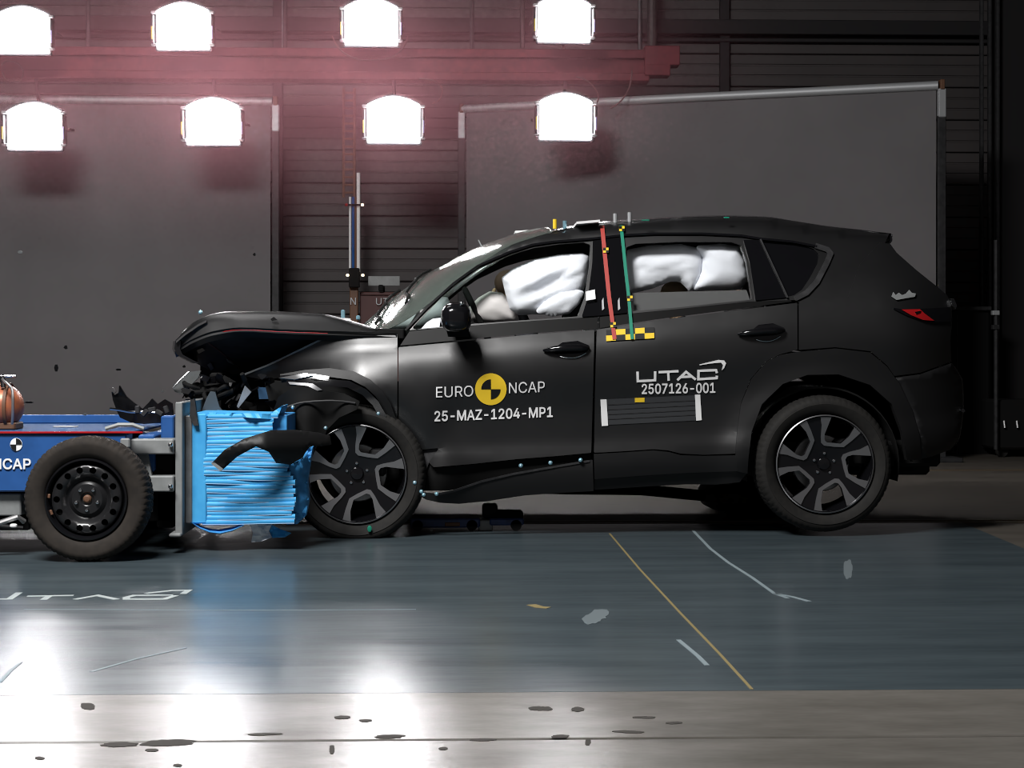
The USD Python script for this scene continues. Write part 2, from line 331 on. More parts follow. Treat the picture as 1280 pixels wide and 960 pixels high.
floor_line([(30, 762), (330, 763), (520, 762)], .004, 'scratch', 'chalk_line', 'thin pale line along the strip')
floor_line([(664, 756), (674, 759), (686, 760)], .02, 'line_yellow', 'floor_chip', 'small tan chip')
def floor_blot(u, v, ru, rv, m, name, lab, seed):
    q = np.random.default_rng(seed); th = np.linspace(0, 2 * np.pi, 25)[:-1]; r_ = .75 + .25 * np.sin(th * 2 + q.uniform(0, 6)) * q.uniform(.3, 1) + q.uniform(-.12, .12, 24)
    g = np.array([G(u + ru * a * math.cos(t), v + rv * a * math.sin(t))[:2] for t, a in zip(th, r_)]); ob(name, moved(trimesh.creation.extrude_polygon(Polygon(g).buffer(.004), .001), t=(0, 0, .0002)), m, fl, label=lab)
floor_blot(744, 771, 17, 11, 'glow_streak_paint', 'glow_streak_patch', 'pale lamp glow spot coloured onto the painted strip', 1)  # a lamp's light spot put into the floor colour
floor_blot(1060, 712, 5, 18, 'glow_streak_paint', 'glow_streak_patch', 'pale upright streak on the painted strip', 2)
for k, (u, v, ru, rv) in enumerate([(457, 901, 7, 2), (415, 937, 2, 5), (428, 897, 10, 2.5), (486, 921, 26, 2.2), (554, 936, 4, 2), (190, 938, 8, 2), (210, 929, 40, 5), (150, 931, 30, 3), (110, 883, 12, 4), (50, 948, 5, 2), (676, 886, 15, 3.5), (722, 887, 9, 3), (805, 897, 14, 1.5), (842, 904, 10, 1.5), (786, 915, 20, 1.5), (735, 928, 2, 5), (222, 957, 4, 2), (700, 921, 14, 2), (604, 925, 18, 1.6), (330, 918, 24, 1.4)]):
    floor_blot(u, v, ru, rv, 'dirt', 'scuff_mark', 'dark scuff mark on the bare concrete', 20 + k)
# the floor's wordmark: thin outline letters
def gpoly(lines, w):
    ps = []
    for l in lines: ps.append(LineString([G(u, v)[:2] for u, v in l]).buffer(w, cap_style=2, join_style=2))
    return unary_union(ps)
mk = gpoly([[(-60, 741), (-52, 749), (12, 749), (24, 741)], [(34, 745.5), (92, 744.5)], [(62, 745), (54, 750)], [(94, 749.5), (122, 744.5), (146, 749.5)],
            [(216, 744), (168, 744.5), (158, 747), (158, 749.2), (206, 749), (220, 744.5)], [(182, 742), (214, 738.5), (236, 738), (229, 742.5)]], .014)
for g in getattr(mk, 'geoms', [mk]):
    ob('floor_letter', moved(trimesh.creation.extrude_polygon(g, .0012), t=(0, 0, .0002)), 'floor_mark', fl)

wb = xf('wall_back', (0, YW, 0), kind='structure', label='dark corrugated metal back wall of the hall')
ROW = .338
xs_cols = [-7.5, P(348, 300, YW)[0], P(905, 300, YW)[0], 8.5]
for r in range(18):
    z0 = r * ROW + .02
    for k in range(3):
        x0, x1 = xs_cols[k] + .02, xs_cols[k + 1] - .02
        zz = [0, .004, .012, .10, .106, .118, .124, .21, .216, .228, .234, .32, .328, ROW - .006]
        yy = [.02, .004, 0, 0, .010, .010, 0, 0, .010, .010, 0, 0, .004, .02]
        n = len(zz); fr = np.array([[(x0, YW + y, z0 + z) for z, y in zip(zz, yy)], [(x1, YW + y, z0 + z) for z, y in zip(zz, yy)]])
        ob('panel', grid_solid(fr, (0, .03, 0)), 'wall_metal' if (r * 3 + k) % 3 else 'wall_metal_b', wb, smooth=False)
ob('backing', box(-7.5, 8.5, YW + .05, YW + .15, 0, 7.2), 'wall_dark', wb)
for x in xs_cols[1:3]: ob('wall_post', box(x - .05, x + .05, YW - .06, YW + .05, 0, 6.4), 'wall_dark', wb)
for (u0, u1, v0, v1) in [(-300, 1241, 27, 36)]:
    a, b = P(u0, v1, YW - .1), P(u1, v0, YW - .1); ob('girt', box(a[0], b[0], YW - .14, YW, a[2], b[2]), 'wall_dark', wb)
    ob('girt', box(a[0], b[0], YW - .08, YW, a[2] - .07, a[2] - .03), 'wall_dark', wb)
ob('ceiling', box(-9.2, 9.6, -1, 17.7, 7.2, 7.4), 'wall_dark', kind='structure', label='dark ceiling of the test hall')
ob('wall_left', box(-9.2, -9, -1, 17.7, 0, 7.2), 'wall_dark', kind='structure', label='dark wall at the left end of the hall')
ob('wall_right', box(9.4, 9.6, -1, 17.7, 0, 7.2), 'wall_dark', kind='structure', label='dark wall at the right end of the hall')
# ducts and dark frame
def uvbox(u0, u1, v0, v1, Y, d=.05, b=.006):
    a, c = P(u0, v1, Y), P(u1, v0, Y); return box(a[0], c[0], Y, Y + d, a[2], c[2], b)
ob('pipe', tube([P(815, -20, 17.2), P(815, 58, 17.2)], .05, 12), 'wall_metal', label='vertical drop pipe above the right end of the red beam', cat='pipe')
ob('pipe', tube([P(355, -20, 17.2), P(355, 66, 17.2)], .022, 10), 'aluminium', label='thin vertical pipe between the second and third top floodlights', cat='pipe')
ob('pipe', tube([P(653, -20, 17.2), P(653, 60, 17.2)], .025, 10), 'wall_metal', label='thin vertical pipe just left of the fourth top floodlight', cat='pipe')
dd = xf('sliding_door', P(1262, 560, 17.0), label='tall black sliding door frame at the right edge of the hall', cat='door')
ob('door_leaf', uvbox(1242, 1340, -30, 562, 17.0, .1), 'wall_dark', dd)
for u in (1226, 1236, 1246): ob('door_rail', uvbox(u, u + 4, -30, 562, 16.9, .06), 'trim_dark', dd)
cb = xf('black_cabinet', P(1225, 575, 16.2), label='low black cabinet in the shadow behind the tail of the car', cat='cabinet')
ob('cabinet_body', uvbox(1150, 1238, 386, 572, 16.2, .6, .02), 'black', cb)
ob('top_edge', uvbox(1148, 1240, 383, 388, 16.15, .7), 'trim_dark', cb)
ob('door_seam', uvbox(1196, 1198, 392, 568, 16.19, .02), 'trim_dark', cb)

# ---- backdrop screens
def screen(name, label, c00, c10, bot, post_right=True, cap=True):
    """c00, c10: top corners (u, v, Y)"""
    a, b = P(*c00), P(*c10); zt = None
    s = xf(name, (a + b) / 2 * [1, 1, 0], label=label, cat='backdrop screen', group=None)
    n = 40; q = np.linspace(0, 1, n); fr = []
    for i in q:
        p = a + (b - a) * i; w = .006 * math.sin(i * 31) + .004 * math.sin(i * 77 + 1)
        fr.append([(p[0], p[1] + w * k, p[2] * (1 - k) + bot * k) for k in np.linspace(0, 1, 14)])
    ob('cloth', grid_solid(np.array(fr), (0, .01, 0)), 'cloth_grey', s, smooth=True)
    e = (b - a) / np.linalg.norm(b - a)
    ob('roller_tube', tube([a - e * .04, b + e * .02], .042, 14), 'aluminium', s)
    ob('hem_bar', tube([a * [1, 1, 0] + [0, 0, bot], b * [1, 1, 0] + [0, 0, bot]], .02, 10), 'aluminium', s)
    for p, top, d in ((b, 1, 1), (a, 0, -1)):
        q0 = p + e * .05 * d
        ob('post', box(q0[0] - .035, q0[0] + .035, q0[1] - .02, q0[1] + .04, 0, p[2] - .27), 'trim_dark', s)
        ob('post_cap', box(q0[0] - .034, q0[0] + .034, q0[1] - .03, q0[1] + .05, p[2] - .29, p[2] - .03), 'aluminium', s)
        ob('clip', box(q0[0] - .02, q0[0] + .02, q0[1] - .04, q0[1] + .06, p[2] - .04, p[2] + .05), 'post_rust', s)
        ob('foot', box(q0[0] - .12, q0[0] + .12, q0[1] - .25, q0[1] + .25, 0, .04), 'trim_dark', s)
screen('backdrop_screen', 'large grey cloth backdrop behind the impact trolley', (-420, 120, 16.4), (338, 127, 16.4), .35)
screen('backdrop_screen', 'large grey cloth backdrop behind the black car', (583, 136, 16.6), (1170, 107, 15.2), .35)

# ---- floodlights: one is built, the others reference it
YL = 15.4
def flood(name, uv, label, tilt, yawd):
    p = P(*uv, YL); t = xf(name, p, label=label, cat='floodlight', group='floodlights over the impact point', rot=(tilt, 0, yawd))
    return t, p
lamps = [((28, 40), 'floodlight at the left end of the upper row'), ((229, 35), 'second floodlight from the left in the upper row'),
         ((464, 30), 'third floodlight from the left in the upper row'), ((705, 26), 'floodlight at the right end of the upper row'),
         ((43, 160), 'floodlight at the left end of the lower row'), ((266, 154), 'second floodlight from the left in the lower row'),
         ((492, 152), 'third floodlight from the left in the lower row'), ((707, 148), 'floodlight at the right end of the lower row')]
t0, p0 = flood('floodlight', *lamps[0], 4, 0); 
W, H = .235, .19
def P0(m): return moved(m, t=p0)
arch = Polygon([(-W, -H), (W, -H), (W, H * .8)] + [(W * c, H * .8 + .075 * (1 - abs(c) ** 1.8)) for c in np.linspace(.85, -.85, 11)] + [(-W, H * .8)])  # arched top puts the lamp's glare bulge into the lens shape
lens = trimesh.creation.extrude_polygon(arch, .012); lv = np.array(lens.vertices); lens = (np.stack([lv[:, 0], -lv[:, 2], lv[:, 1]], 1), np.array(lens.faces))
ob('lens', P0(fixn(lens)), 'flood_lens', t0, smooth=False)
hs = trimesh.creation.extrude_polygon(arch.buffer(.018), .05); hv = np.array(hs.vertices)
ob('reflector_housing', P0(fixn((np.stack([hv[:, 0] * (1 - .0 * hv[:, 2]), hv[:, 2] + .001, hv[:, 1]], 1), np.array(hs.faces)))), 'lamp_body', t0)
ob('lamp_back', P0(trimesh.convex.convex_hull(np.array([(sx * W * k, y, sz * H * k) for sx in (-1, 1) for sz in (-1, 1) for k, y in ((1, .05), (.55, .22))]))), 'lamp_body', t0)
for s in (-1, 1):
    ob('side_door', P0(box(s * (W + .035) - .012, s * (W + .035) + .012, -.06, .05, -H * .75, H * .6)), 'lamp_body', t0)
    ob('gel_strip', P0(box(s * (W + .036) - .007, s * (W + .036) + .007, -.068, -.06, -H * .55, H * .05)), 'lamp_yellow' if s < 0 else 'lamp_tint', t0)
    for zz in (-H * .8, H * .72): ob('clip', P0(box(min(s * W, s * (W + .05)), max(s * W, s * (W + .05)), -.04, .02, zz - .012, zz + .012)), 'aluminium', t0)
ob('yoke', P0(tube([(-W - .05, .06, 0), (-W - .05, .16, .0), (-W - .05, .32, -.0), (W + .05, .32, 0), (W + .05, .16, 0), (W + .05, .06, 0)], .012, 8)), 'lamp_body', t0)
for k, (uv, lab) in enumerate(lamps[1:]):
    t, p = flood('floodlight', uv, lab, 4, [-2, 1, 3, 0, -2, 1, 3][k])
    prim = stage.GetPrimAtPath(t); prim.GetReferences().AddInternalReference(t0); prim.SetInstanceable(True)
bm = xf('lamp_beam', P(400, 80, 15.8), label='long dark red steel beam carrying the floodlights', cat='beam')
ob('beam_web', uvbox(-420, 812, 64, 93, 16.0, .10), 'beam_red', bm)
for v in (62, 91): ob('flange', uvbox(-420, 812, v, v + 4, 15.94, .22), 'beam_red', bm)
ob('end_block', uvbox(806, 850, 57, 81, 15.92, .2), 'beam_red', bm); ob('end_block', uvbox(806, 838, 80, 94, 15.92, .2), 'beam_red', bm)
for i, u in enumerate((-160, 110, 356, 590, 800)): ob('hanger', tube([P(u, 64, 16.08), P(u, 64, 16.08) * [1, 1, 0] + [0, 0, 7.2]], .02, 8), 'lamp_body', bm)
for (uv, _l), (bu, bv) in zip(lamps, [(28, 64), (229, 64), (464, 64), (705, 64), (43, 93), (266, 93), (492, 93), (707, 93)]):
    a = P(uv[0], uv[1], YL) + [0, .335, 0]; b = P(bu, bv, 16.0) + [0, .03, 0]; ob('stem', tube([a, b], .018, 8), 'lamp_body', bm)
for i, pts in enumerate([[(2, 82), (8, 76), (20, 78), (29, 90), (24, 101), (10, 100), (3, 90)], [(415, 45), (430, 66), (455, 75), (485, 73), (502, 62), (510, 45)], [(524, 98), (540, 100), (553, 112), (550, 124), (540, 129)],
        [(720, 96), (738, 104), (748, 122), (742, 134)], [(790, 88), (788, 104), (778, 124), (762, 136)]]):
    c = np.array([P(u, v, 15.93) for u, v in pts])
    ob('lamp_cable', tube(spline(c, 26), .008, 6), 'cable', label=['coiled cable loop below the top left floodlight', 'cable sagging below the third upper floodlight', 'cable hanging at the right of the third lower floodlight', 'cable hooked over the right lower floodlight', 'cable curling down from the right end of the red beam'][i], cat='cable')
hz = trimesh.creation.icosphere(4, 1.0); hc = P(330, 100, 14.0)  # added volume, stands in for the flare round the lamps
hp = '/World/glow_haze'; hq = usdkit.mesh(stage, hp, (np.array(hz.vertices) * [5.6, 1.5, 1.9], np.array(hz.faces)), LOOKS['haze'])
UsdGeom.Xformable(hq).AddTranslateOp().Set(Gf.Vec3d(*hc)); tag(hq.GetPrim(), 'thin reddish haze added to imitate lens flare round the rows of floodlights', 'haze', kind='stuff')
# ---- post with cable chain in the middle of the back wall
mp = xf('hoist_post', P(443, 560, 16.9) * [1, 1, 0], label='tall post with a caged ladder top and bright tubes, left of the windscreen', cat='post')
for u in (429.5, 443): ob('ladder_rail', tube([P(u, 110, 16.9), P(u, 247, 16.9)], .014, 8), 'post_rust', mp)
for k in range(14): v = 116 + k * 9.6; ob('rung', tube([P(429.5, v, 16.9), P(443, v, 16.9)], .012, 6), 'post_rust', mp)
for u, r, m in ((437.6, .012, 'white'), (441.5, .014, 'trolley_blue'), (444.5, .012, 'post_rust'), (448, .018, 'white')): ob('tube', tube([P(u, 246 if u < 446 else 216, 16.88), P(u, 340, 16.88)], r, 8), m, mp)
ob('clamp', uvbox(436, 449, 335, 359, 16.82, .12), 'black', mp); ob('column', uvbox(437, 447.5, 358, 562, 16.9, .06), 'post_rust', mp)
for u, v in ((453, 256), (433, 256), (434.5, 344), (453.5, 344)): ob('indicator_bulb', moved(trimesh.creation.icosphere(2, .016), t=P(u, v, 16.8)), 'bulb' if u != 433 else 'tail_red', mp); ob('bracket', uvbox(min(u, 441), max(u, 445), v - 1, v + 1, 16.83, .02), 'black', mp)
sg = xf('control_board', P(480, 560, 17.0) * [1, 1, 0], label='dark red board lettered UTAC behind the windscreen base', cat='board')
ob('board', uvbox(450, 520, 368, 560, 17.02, .1), 'board_red', sg); ob('top_rail', uvbox(450, 522, 365, 369, 17.0, .12), 'board_red', sg)
ob('label_plate', uvbox(460, 500, 345, 357.5, 17.05, .02), 'grey_paint', sg); ob('plate_stem', tube([P(480, 357, 17.07), P(480, 368, 17.07)], .01, 8), 'black', sg)
ob('camera_pod', uvbox(473, 479, 356, 364, 16.95, .06), 'black', sg)
ob('lettering', text_on('UTAC', 8.5, 470, 381, flat(16.995), 0, 33), 'aluminium', sg); ob('lettering', text_on('N', 9, 438, 381, flat(16.885), 0, 7), 'aluminium', mp)
ct = xf('service_cart', G(1268, 585), label='dark service cart with two bright handles at the far right', cat='cart')
g = G(1268, 572); Yc = g[1]
ob('cart_body', uvbox(1246, 1310, 500, 562, Yc, .5, .02), 'black', ct); ob('cart_post', tube([P(1245, 300, Yc - .05), P(1245, 562, Yc - .05)], .02, 10), 'trim_dark', ct)
ob('fitting', uvbox(1241, 1250, 388, 394, Yc - .08, .06), 'aluminium', ct); ob('fitting', uvbox(1241, 1250, 406, 412, Yc - .08, .06), 'trim_dark', ct)
for u in (1256, 1272): ob('handle', tube([P(u - 1, 526, Yc - .02), P(u, 535, Yc - .03)], .012, 8), 'steel', ct)
for u in (1252, 1300): ob('caster', lathe([(0.001, -.02), (.055, -.02), (.055, .02), (.001, .02)], 20, 'y', P(u, 567, Yc + .1) * [1, 1, 0] + [0, 0, .055]), 'rubber', ct)
# ================================================================== THE CAR
Y0, YM = 8.97, 9.905
def interp_px(px, Yp):
    q = P(np.array(px, float)[:, 0], np.array(px, float)[:, 1], Yp); return q[:, 0], q[:, 2]
bx_, bz_ = interp_px([(330, 446), (420, 440), (499, 433), (575, 426), (665, 417), (749, 411), (818, 401), (896, 391), (990, 378), (1100, 368), (1210, 362)], 9.0)
sx_, sz_ = interp_px([(330, 618), (500, 618), (740, 611), (900, 604), (1210, 585)], 9.0)
rx_, rz_ = interp_px([(500, 285), (690, 284), (749, 276), (800, 273), (857, 269.5), (908, 268.5), (959, 269.5), (998, 275), (1037, 281), (1076, 285), (1125, 290)], 9.28)
RWX, FWX = P(1031, 578, Y0)[0], P(446, 592.5, Y0)[0]
PR = np.array([(-.3, .20), (0, .085), (.06, .06), (.14, .035), (.2, .03), (.32, .045), (.48, .04), (.62, .018), (.70, .004), (.76, .0), (.82, .004), (.88, .014), (.94, .034), (1.0, .062)])
GR = np.array([(0, .062), (.08, .080), (.2, .108), (.5, .19), (.75, .257), (.86, .29), (.93, .325), (.97, .37), (1.0, .44), (1.05, .55)])
from scipy.interpolate import PchipInterpolator
prf, grf = PchipInterpolator(PR[:, 0], PR[:, 1], extrapolate=True), PchipInterpolator(GR[:, 0], GR[:, 1], extrapolate=True)
def depth_xz(X, Z):
    zb, zs, zr = np.interp(X, bx_, bz_), np.interp(X, sx_, sz_), np.interp(X, rx_, rz_)
    w = np.clip((Z - zs) / (zb - zs), -.3, 1); g = np.clip((Z - zb) / (zr - zb), 0, 1.05)
    y = np.where(Z <= zb, prf(w), grf(g))
    t = np.clip((X - (RWX + .30)) / .55, 0, 1.35); y = y + .24 * t ** 2.3                      # the tail draws in
    t = np.clip((FWX + .25 - X) / .9, 0, 1.5); y = y + .10 * t ** 2                                  # the nose draws in
    for cx in (RWX, FWX):                                                                              # wheel-arch flares
        r = np.hypot(X - cx, (Z - .36)); y = y - .035 * np.exp(-((r - .43) / .11) ** 2) * (Z < 1.0)
    # the crash has creased the front door's foot
    y = y + .03 * np.exp(-(((X - P(525, 560, Y0)[0]) / .10) ** 2 + ((Z - .40) / .14) ** 2))
    y = y + .012 * np.exp(-(((X - P(545, 520, Y0)[0]) / .12) ** 2 + ((Z - .62) / .22) ** 2)) * np.sin((X - Z) * 9)
    return Y0 + y
def S(u, v):
    u, v = np.asarray(u, float), np.asarray(v, float); Y = np.full(np.broadcast(u, v).shape, Y0 + .1)
    for _ in range(14):
        p = P(u, v, Y); Y = .4 * Y + .6 * depth_xz(p[..., 0], p[..., 2])
    return P(u, v, Y)
def S_off(d):
    def f(u, v):
        p = S(u, v); p[..., 1] += d; return p
    return f
def mirror(m):
    v, f = arr(m); v = v.copy(); v[:, 1] = 2 * YM - v[:, 1]; return v, f[:, ::-1]
car = xf('car', (P(740, 600, YM)[0], YM, 0), label='satin black SUV with a crushed nose and airbags filling its side windows', cat='car')

# ---- doors (outlines read off the photo)
FD = [(498, 434), (575, 427), (665, 418), (743, 412.5), (741.5, 480), (739, 566), (690, 570.5), (645, 574), (590, 580), (542, 584), (536, 578), (549, 560), (528, 562), (514, 556), (503, 545), (498.5, 532)]
RD = [(746, 412), (818, 401), (896, 391), (996.5, 378.5), (997, 437), (975, 443), (957, 452), (938, 474), (926, 504), (921, 540), (920, 567), (880, 568.5), (851, 567), (835, 563), (817, 561.5), (780, 564), (742.5, 566), (744, 480)]
fd = ob('front_door', sheet(smoothpoly(FD, 1.2), S, 0, .03, 8), 'paint', car, smooth=50)
rd = ob('rear_door', sheet(smoothpoly(RD, 1.2), S, 0, .03, 8), 'paint', car, smooth=50)
# belt strips
ob('belt_strip', sheet([(512, 414), (589, 406.5), (637, 402.5), (721, 397), (747, 395.5), (747, 411), (665, 416.5), (575, 425), (500, 432)], S_off(.004), 0, .03, 8), 'strip_black', fd)
ob('belt_strip', sheet([(750, 395), (791, 391), (850, 385.5), (935, 376.5), (985, 372), (990, 377), (896, 389.5), (818, 399.5), (750, 410)], S_off(.004), 0, .03, 8), 'strip_black', rd)
# bodyside trim above the sill
ob('lower_trim', sheet([(742.5, 567.5), (780, 565.5), (817, 563), (836, 565), (851, 569), (880, 570), (920, 569), (921, 589), (860, 591), (801, 594.5), (743, 599)], S_off(-.008), 0, .03, 8), 'cladding', rd)
# side frame: pillars and cant rail with the window openings cut out
FRAME = [(507, 413), (521, 391), (551, 366.5), (581, 343), (610, 323), (637, 307), (664, 297.5), (693, 288.5), (721, 282.5), (749, 278.5), (800, 274.8), (857, 271.2), (908, 270), (959, 271.2), (998, 277), (1037, 283), (1076, 287), (1112, 291.5),
         (1106, 305), (1082, 334), (1068, 374), (1000, 379), (994, 375), (935, 377), (850, 386), (750, 395.5), (721, 397.5), (637, 403), (589, 407)]
FW = [(589, 405.5), (552, 406), (524, 411.5), (535, 398), (550, 380), (567, 363), (597, 339), (637, 320.5), (665, 311), (700, 305.5), (722, 304), (735, 305), (738.5, 312), (735, 350), (731, 382), (722, 396), (637, 402)]
FW = [(513, 412), (533, 391), (552, 371), (574, 353), (600, 335.5), (640, 317.5), (668, 309.5), (700, 304.8), (730, 302.8), (738, 306), (737, 330), (731, 372), (722, 395.5), (637, 401.5), (589, 405)]
RW = [(783, 309), (795, 304.5), (850, 302), (915, 302.5), (926, 306), (933, 326), (940, 374.5), (900, 378.5), (850, 384), (785, 389.5)]
QW = [(951, 300), (975, 301.5), (1002, 306), (1017, 311), (1024, 318), (1022, 330), (1013, 347), (1003, 362), (993, 369), (985, 371), (968, 338)]
frame = Polygon(FRAME).buffer(0)
cut = unary_union([smoothpoly(w, 2.2) for w in (FW, RW, QW)])
ob('side_frame', sheet(frame.difference(cut), S_off(.003), 0, .05, 7), 'paint', car, smooth=50, label='black roof rail and pillars round the side windows')
# black pillar covers, chrome-dark surrounds
ob('pillar_cover', sheet(smoothpoly([(741, 301), (780, 296), (781, 310), (784, 391), (748, 394.5), (727, 396), (735, 370), (740, 330)], 1), S_off(-.006), 0, .02, 8), 'gloss_black', fd, label='gloss black centre pillar')
ob('pillar_cover', sheet(smoothpoly([(929, 300), (949, 300), (966, 338), (983, 372), (944, 375.5), (937, 328)], 1), S_off(-.006), 0, .02, 8), 'gloss_black', rd)
def band(line, w, surf, off, th, m, parent, name, **kw):
    p = LineString(line).buffer(w / 2, cap_style=2, join_style=1); return ob(name, sheet(p, surf, off, th, max(2.2, w * .8)), m, parent, smooth=40, **kw)
band([(507, 412.5), (533, 385), (567, 354), (597, 332.5), (637, 315), (665, 306), (693, 302), (738, 298.5), (779, 294), (818, 292), (877, 292), (927, 294.5), (951, 298.5), (990, 302), (1021, 308)], 2.6, S, -.010, .012, 'gloss_black', car, 'window_surround')
band([(1019, 307), (1034, 312), (1038, 317), (1033, 329), (1021, 352), (1008, 366), (994, 373)], 6.5, S, -.010, .014, 'trim_dark', car, 'window_surround')
band([(950, 299), (984, 372)], 2.0, S, -.014, .02, 'trim_dark', rd, 'division_bar')
# glass
ob('window_glass', sheet(smoothpoly(FW, 2.2), S_off(.022), 0, .004, 12), 'glass', fd, label='clear front window')
ob('window_glass', sheet(smoothpoly(RW, 2.2), S_off(.022), 0, .004, 12), 'glass', rd, label='clear rear window')
ob('quarter_window', sheet(smoothpoly(QW, 2.2), S_off(.014), 0, .005, 10), 'gloss_black', car, label='dark privacy glass of the rear quarter window')
# ---- quarter panel and tail
ARO = [(921, 589), (919, 566), (921, 540), (926, 505), (939, 474), (958, 452), (976, 443.5), (1000, 439.5), (1044, 435.5), (1087, 440.5), (1108, 458), (1124, 480), (1140, 514), (1149, 545), (1151, 575)]
ARI = [(934, 592), (935, 575), (939, 540), (952, 505), (978, 480), (1009, 468.5), (1048, 468), (1087, 481), (1114, 505), (1127, 540), (1133, 575)]
ob('wheel_arch_trim', sheet(Polygon(ARO + ARI[::-1]).buffer(0), S_off(-.010), 0, .05, 6), 'cladding', car, smooth=40, label='matte black trim round the rear wheel arch')
TAIL = [(1121, 316), (1146, 338), (1173, 359.5), (1184, 369), (1188.5, 380), (1190, 400), (1188, 424)]
QP = [(998.5, 379), (998.5, 437.5), (1044, 434), (1088, 439), (1109, 457), (1118, 470), (1150, 466), (1189, 452)] + TAIL[::-1] + [(1113, 305), (1100, 303), (1075, 330), (1060, 371)]
ob('quarter_panel', sheet(smoothpoly(QP, 1), S, 0, .03, 8), 'paint', car, smooth=50)
BP = [(1119, 472), (1150, 468), (1189, 454), (1196, 464), (1202, 477), (1203, 509), (1202, 524), (1198, 549), (1188, 562), (1166, 570), (1140, 577), (1134, 576), (1151, 575), (1149, 545), (1140, 514), (1126, 482)]
ob('rear_bumper', sheet(smoothpoly(BP, .6), S_off(-.004), 0, .03, 8), 'cladding', car, smooth=50)
tl = ob('tail_lamp', sheet(smoothpoly([(1112, 384), (1127, 386.5), (1149, 386), (1188, 384), (1189, 402), (1166, 403), (1150, 400), (1132, 394)], .8), S_off(-.010), 0, .02, 5), 'gloss_black', car, label='dark tail lamp with a red wedge')
ob('red_lens', sheet([(1126, 387), (1149, 386.5), (1155, 392), (1167, 401), (1153, 400), (1138, 394)], S_off(-.016), 0, .01, 4), 'tail_red', tl, label='red lens')
ob('clear_lens', sheet([(1142, 390), (1150, 388.5), (1149, 391), (1144, 393)], S_off(-.02), 0, .006, 3), 'chrome', tl)
# pale script badge
ob('script_sticker', sheet([(1114, 371), (1116, 365), (1119, 369), (1123, 366), (1127, 369), (1132, 367), (1136, 362.5), (1139, 366), (1144, 367), (1143, 371), (1131, 373), (1120, 375)], S, -.012, .008, 3), 'grey_paint', car, label='small pale script sticker above the tail lamp')
ob('tail_edge', sheet([(1187, 374), (1191, 373), (1195, 382), (1193, 387), (1189, 382)], S_off(-.02), 0, .05, 4), 'chrome', car)
ob('reflector', sheet(ellipse(1202, 513, 2.6, 2.2, 14, 30), S_off(-.03), 0, .03, 3), 'chrome', car)
# across the car: roof, tailgate, bumper, bonnet, windscreen as arcs from the near edge to its mirror
def across(near, bulge, n=22, th=(0, 0, -.03), crown=2.0):
    near = np.asarray(near, float); b = np.linspace(-1, 1, n); far = near.copy(); far[:, 1] = 2 * YM - far[:, 1]
    k = (1 - np.abs(b) ** crown); bulge = np.asarray(bulge, float)
    if bulge.ndim == 1: bulge = np.tile(bulge, (len(near), 1))
    g = near[:, None] * ((1 - b) / 2)[None, :, None] + far[:, None] * ((1 + b) / 2)[None, :, None] + bulge[:, None] * k[None, :, None]
    return grid_solid(g, th)
def edge(px, n=30, d=0.0): q = spline(px, n); p = S(q[:, 0], q[:, 1]); p[:, 1] += d; return p
roof = ob('roof', across(edge([(690, 290), (721, 283.2), (749, 279.2), (800, 275.4), (857, 271.8), (908, 270.6), (959, 271.8), (998, 277.4), (1037, 283.4), (1060, 286)]), (0, 0, .035), th=(0, 0, -.025)), 'paint_gloss', car, smooth=50)
ob('spoiler', across(edge([(1052, 285), (1076, 287.6), (1100, 290.6), (1116, 292.5), (1115, 303), (1100, 304)], 16), (.05, 0, .02), th=(-.02, 0, -.02)), 'paint_gloss', car, smooth=50)
ob('rear_window', across(edge([(1112, 304), (1121, 317), (1146, 339), (1172, 360)], 12), (.07, 0, 0), th=(-.02, 0, -.01)), 'gloss_black', car, smooth=60)
ob('tailgate', across(edge([(1172, 360), (1184, 370), (1188.5, 380), (1190, 400), (1188, 424), (1189, 452)], 16), (.10, 0, 0), th=(-.03, 0, 0), crown=2.6), 'paint', car, smooth=60)
ob('bumper_face', across(edge([(1189, 454), (1196, 464), (1202, 477), (1203, 509), (1202, 524), (1198, 549), (1188, 562)], 16, -.004), (.11, 0, 0), th=(-.03, 0, 0), crown=2.6), 'cladding', car, smooth=60)
# far side, plain
far = unary_union([smoothpoly(FD, 1.2), smoothpoly(RD, 1.2), smoothpoly(QP, 1)])
ob('body_side', mirror(cat(*[sheet(smoothpoly(q, 1), S, 0, .03, 16) for q in (FD, RD, QP, BP)], sheet(Polygon(ARO + ARI[::-1]).buffer(0), S_off(-.01), 0, .05, 12))), 'paint', car, smooth=50, label='far side of the body')
ob('side_frame', mirror(sheet(frame.difference(cut), S, 0, .05, 12)), 'paint', car, smooth=50, label='roof rail and pillars of the far side')
ob('gap_backing', sheet(unary_union([Polygon(q).buffer(2.5) for q in (FD, RD, QP)]).buffer(-4), S_off(.036), 0, .01, 12), 'black', car, smooth=False, label='black backing sheet added to darken the panel gaps')  # added sheet, stops bright slivers showing through the panel gaps
# ---- sills
SILL = [(655, 583), (700, 578), (738, 569.5), (741.5, 567.5), (743, 599.5), (801, 595), (860, 591.5), (921, 589.5), (934, 592), (925, 603), (895, 606), (860, 605.5), (815, 608), (743, 612), (655, 618.5)]
ob('sill', sheet(smoothpoly(SILL[4:13] + [(743, 612.5)], .5), S_off(.01), 0, .05, 7), 'cladding', car, smooth=40)
ob('sill_panel', sheet([(514, 560), (549, 562), (542, 585.5), (590, 581.5), (645, 575.5), (690, 572), (739, 567.5), (741, 597), (690, 592), (640, 600), (560, 614), (524, 614), (516, 596)], S_off(.035), 0, .05, 8), 'black', car, smooth=40, label='bare black sill behind the torn cladding')
TORN = [(521, 614), (530, 614.5), (546, 616), (567, 612), (602, 600), (642, 591), (690, 583), (736, 575.5), (741, 575), (741.5, 613.5), (700, 615.5), (655, 618.5), (611, 625), (574, 628.5), (550, 627), (533, 623), (524, 618)]
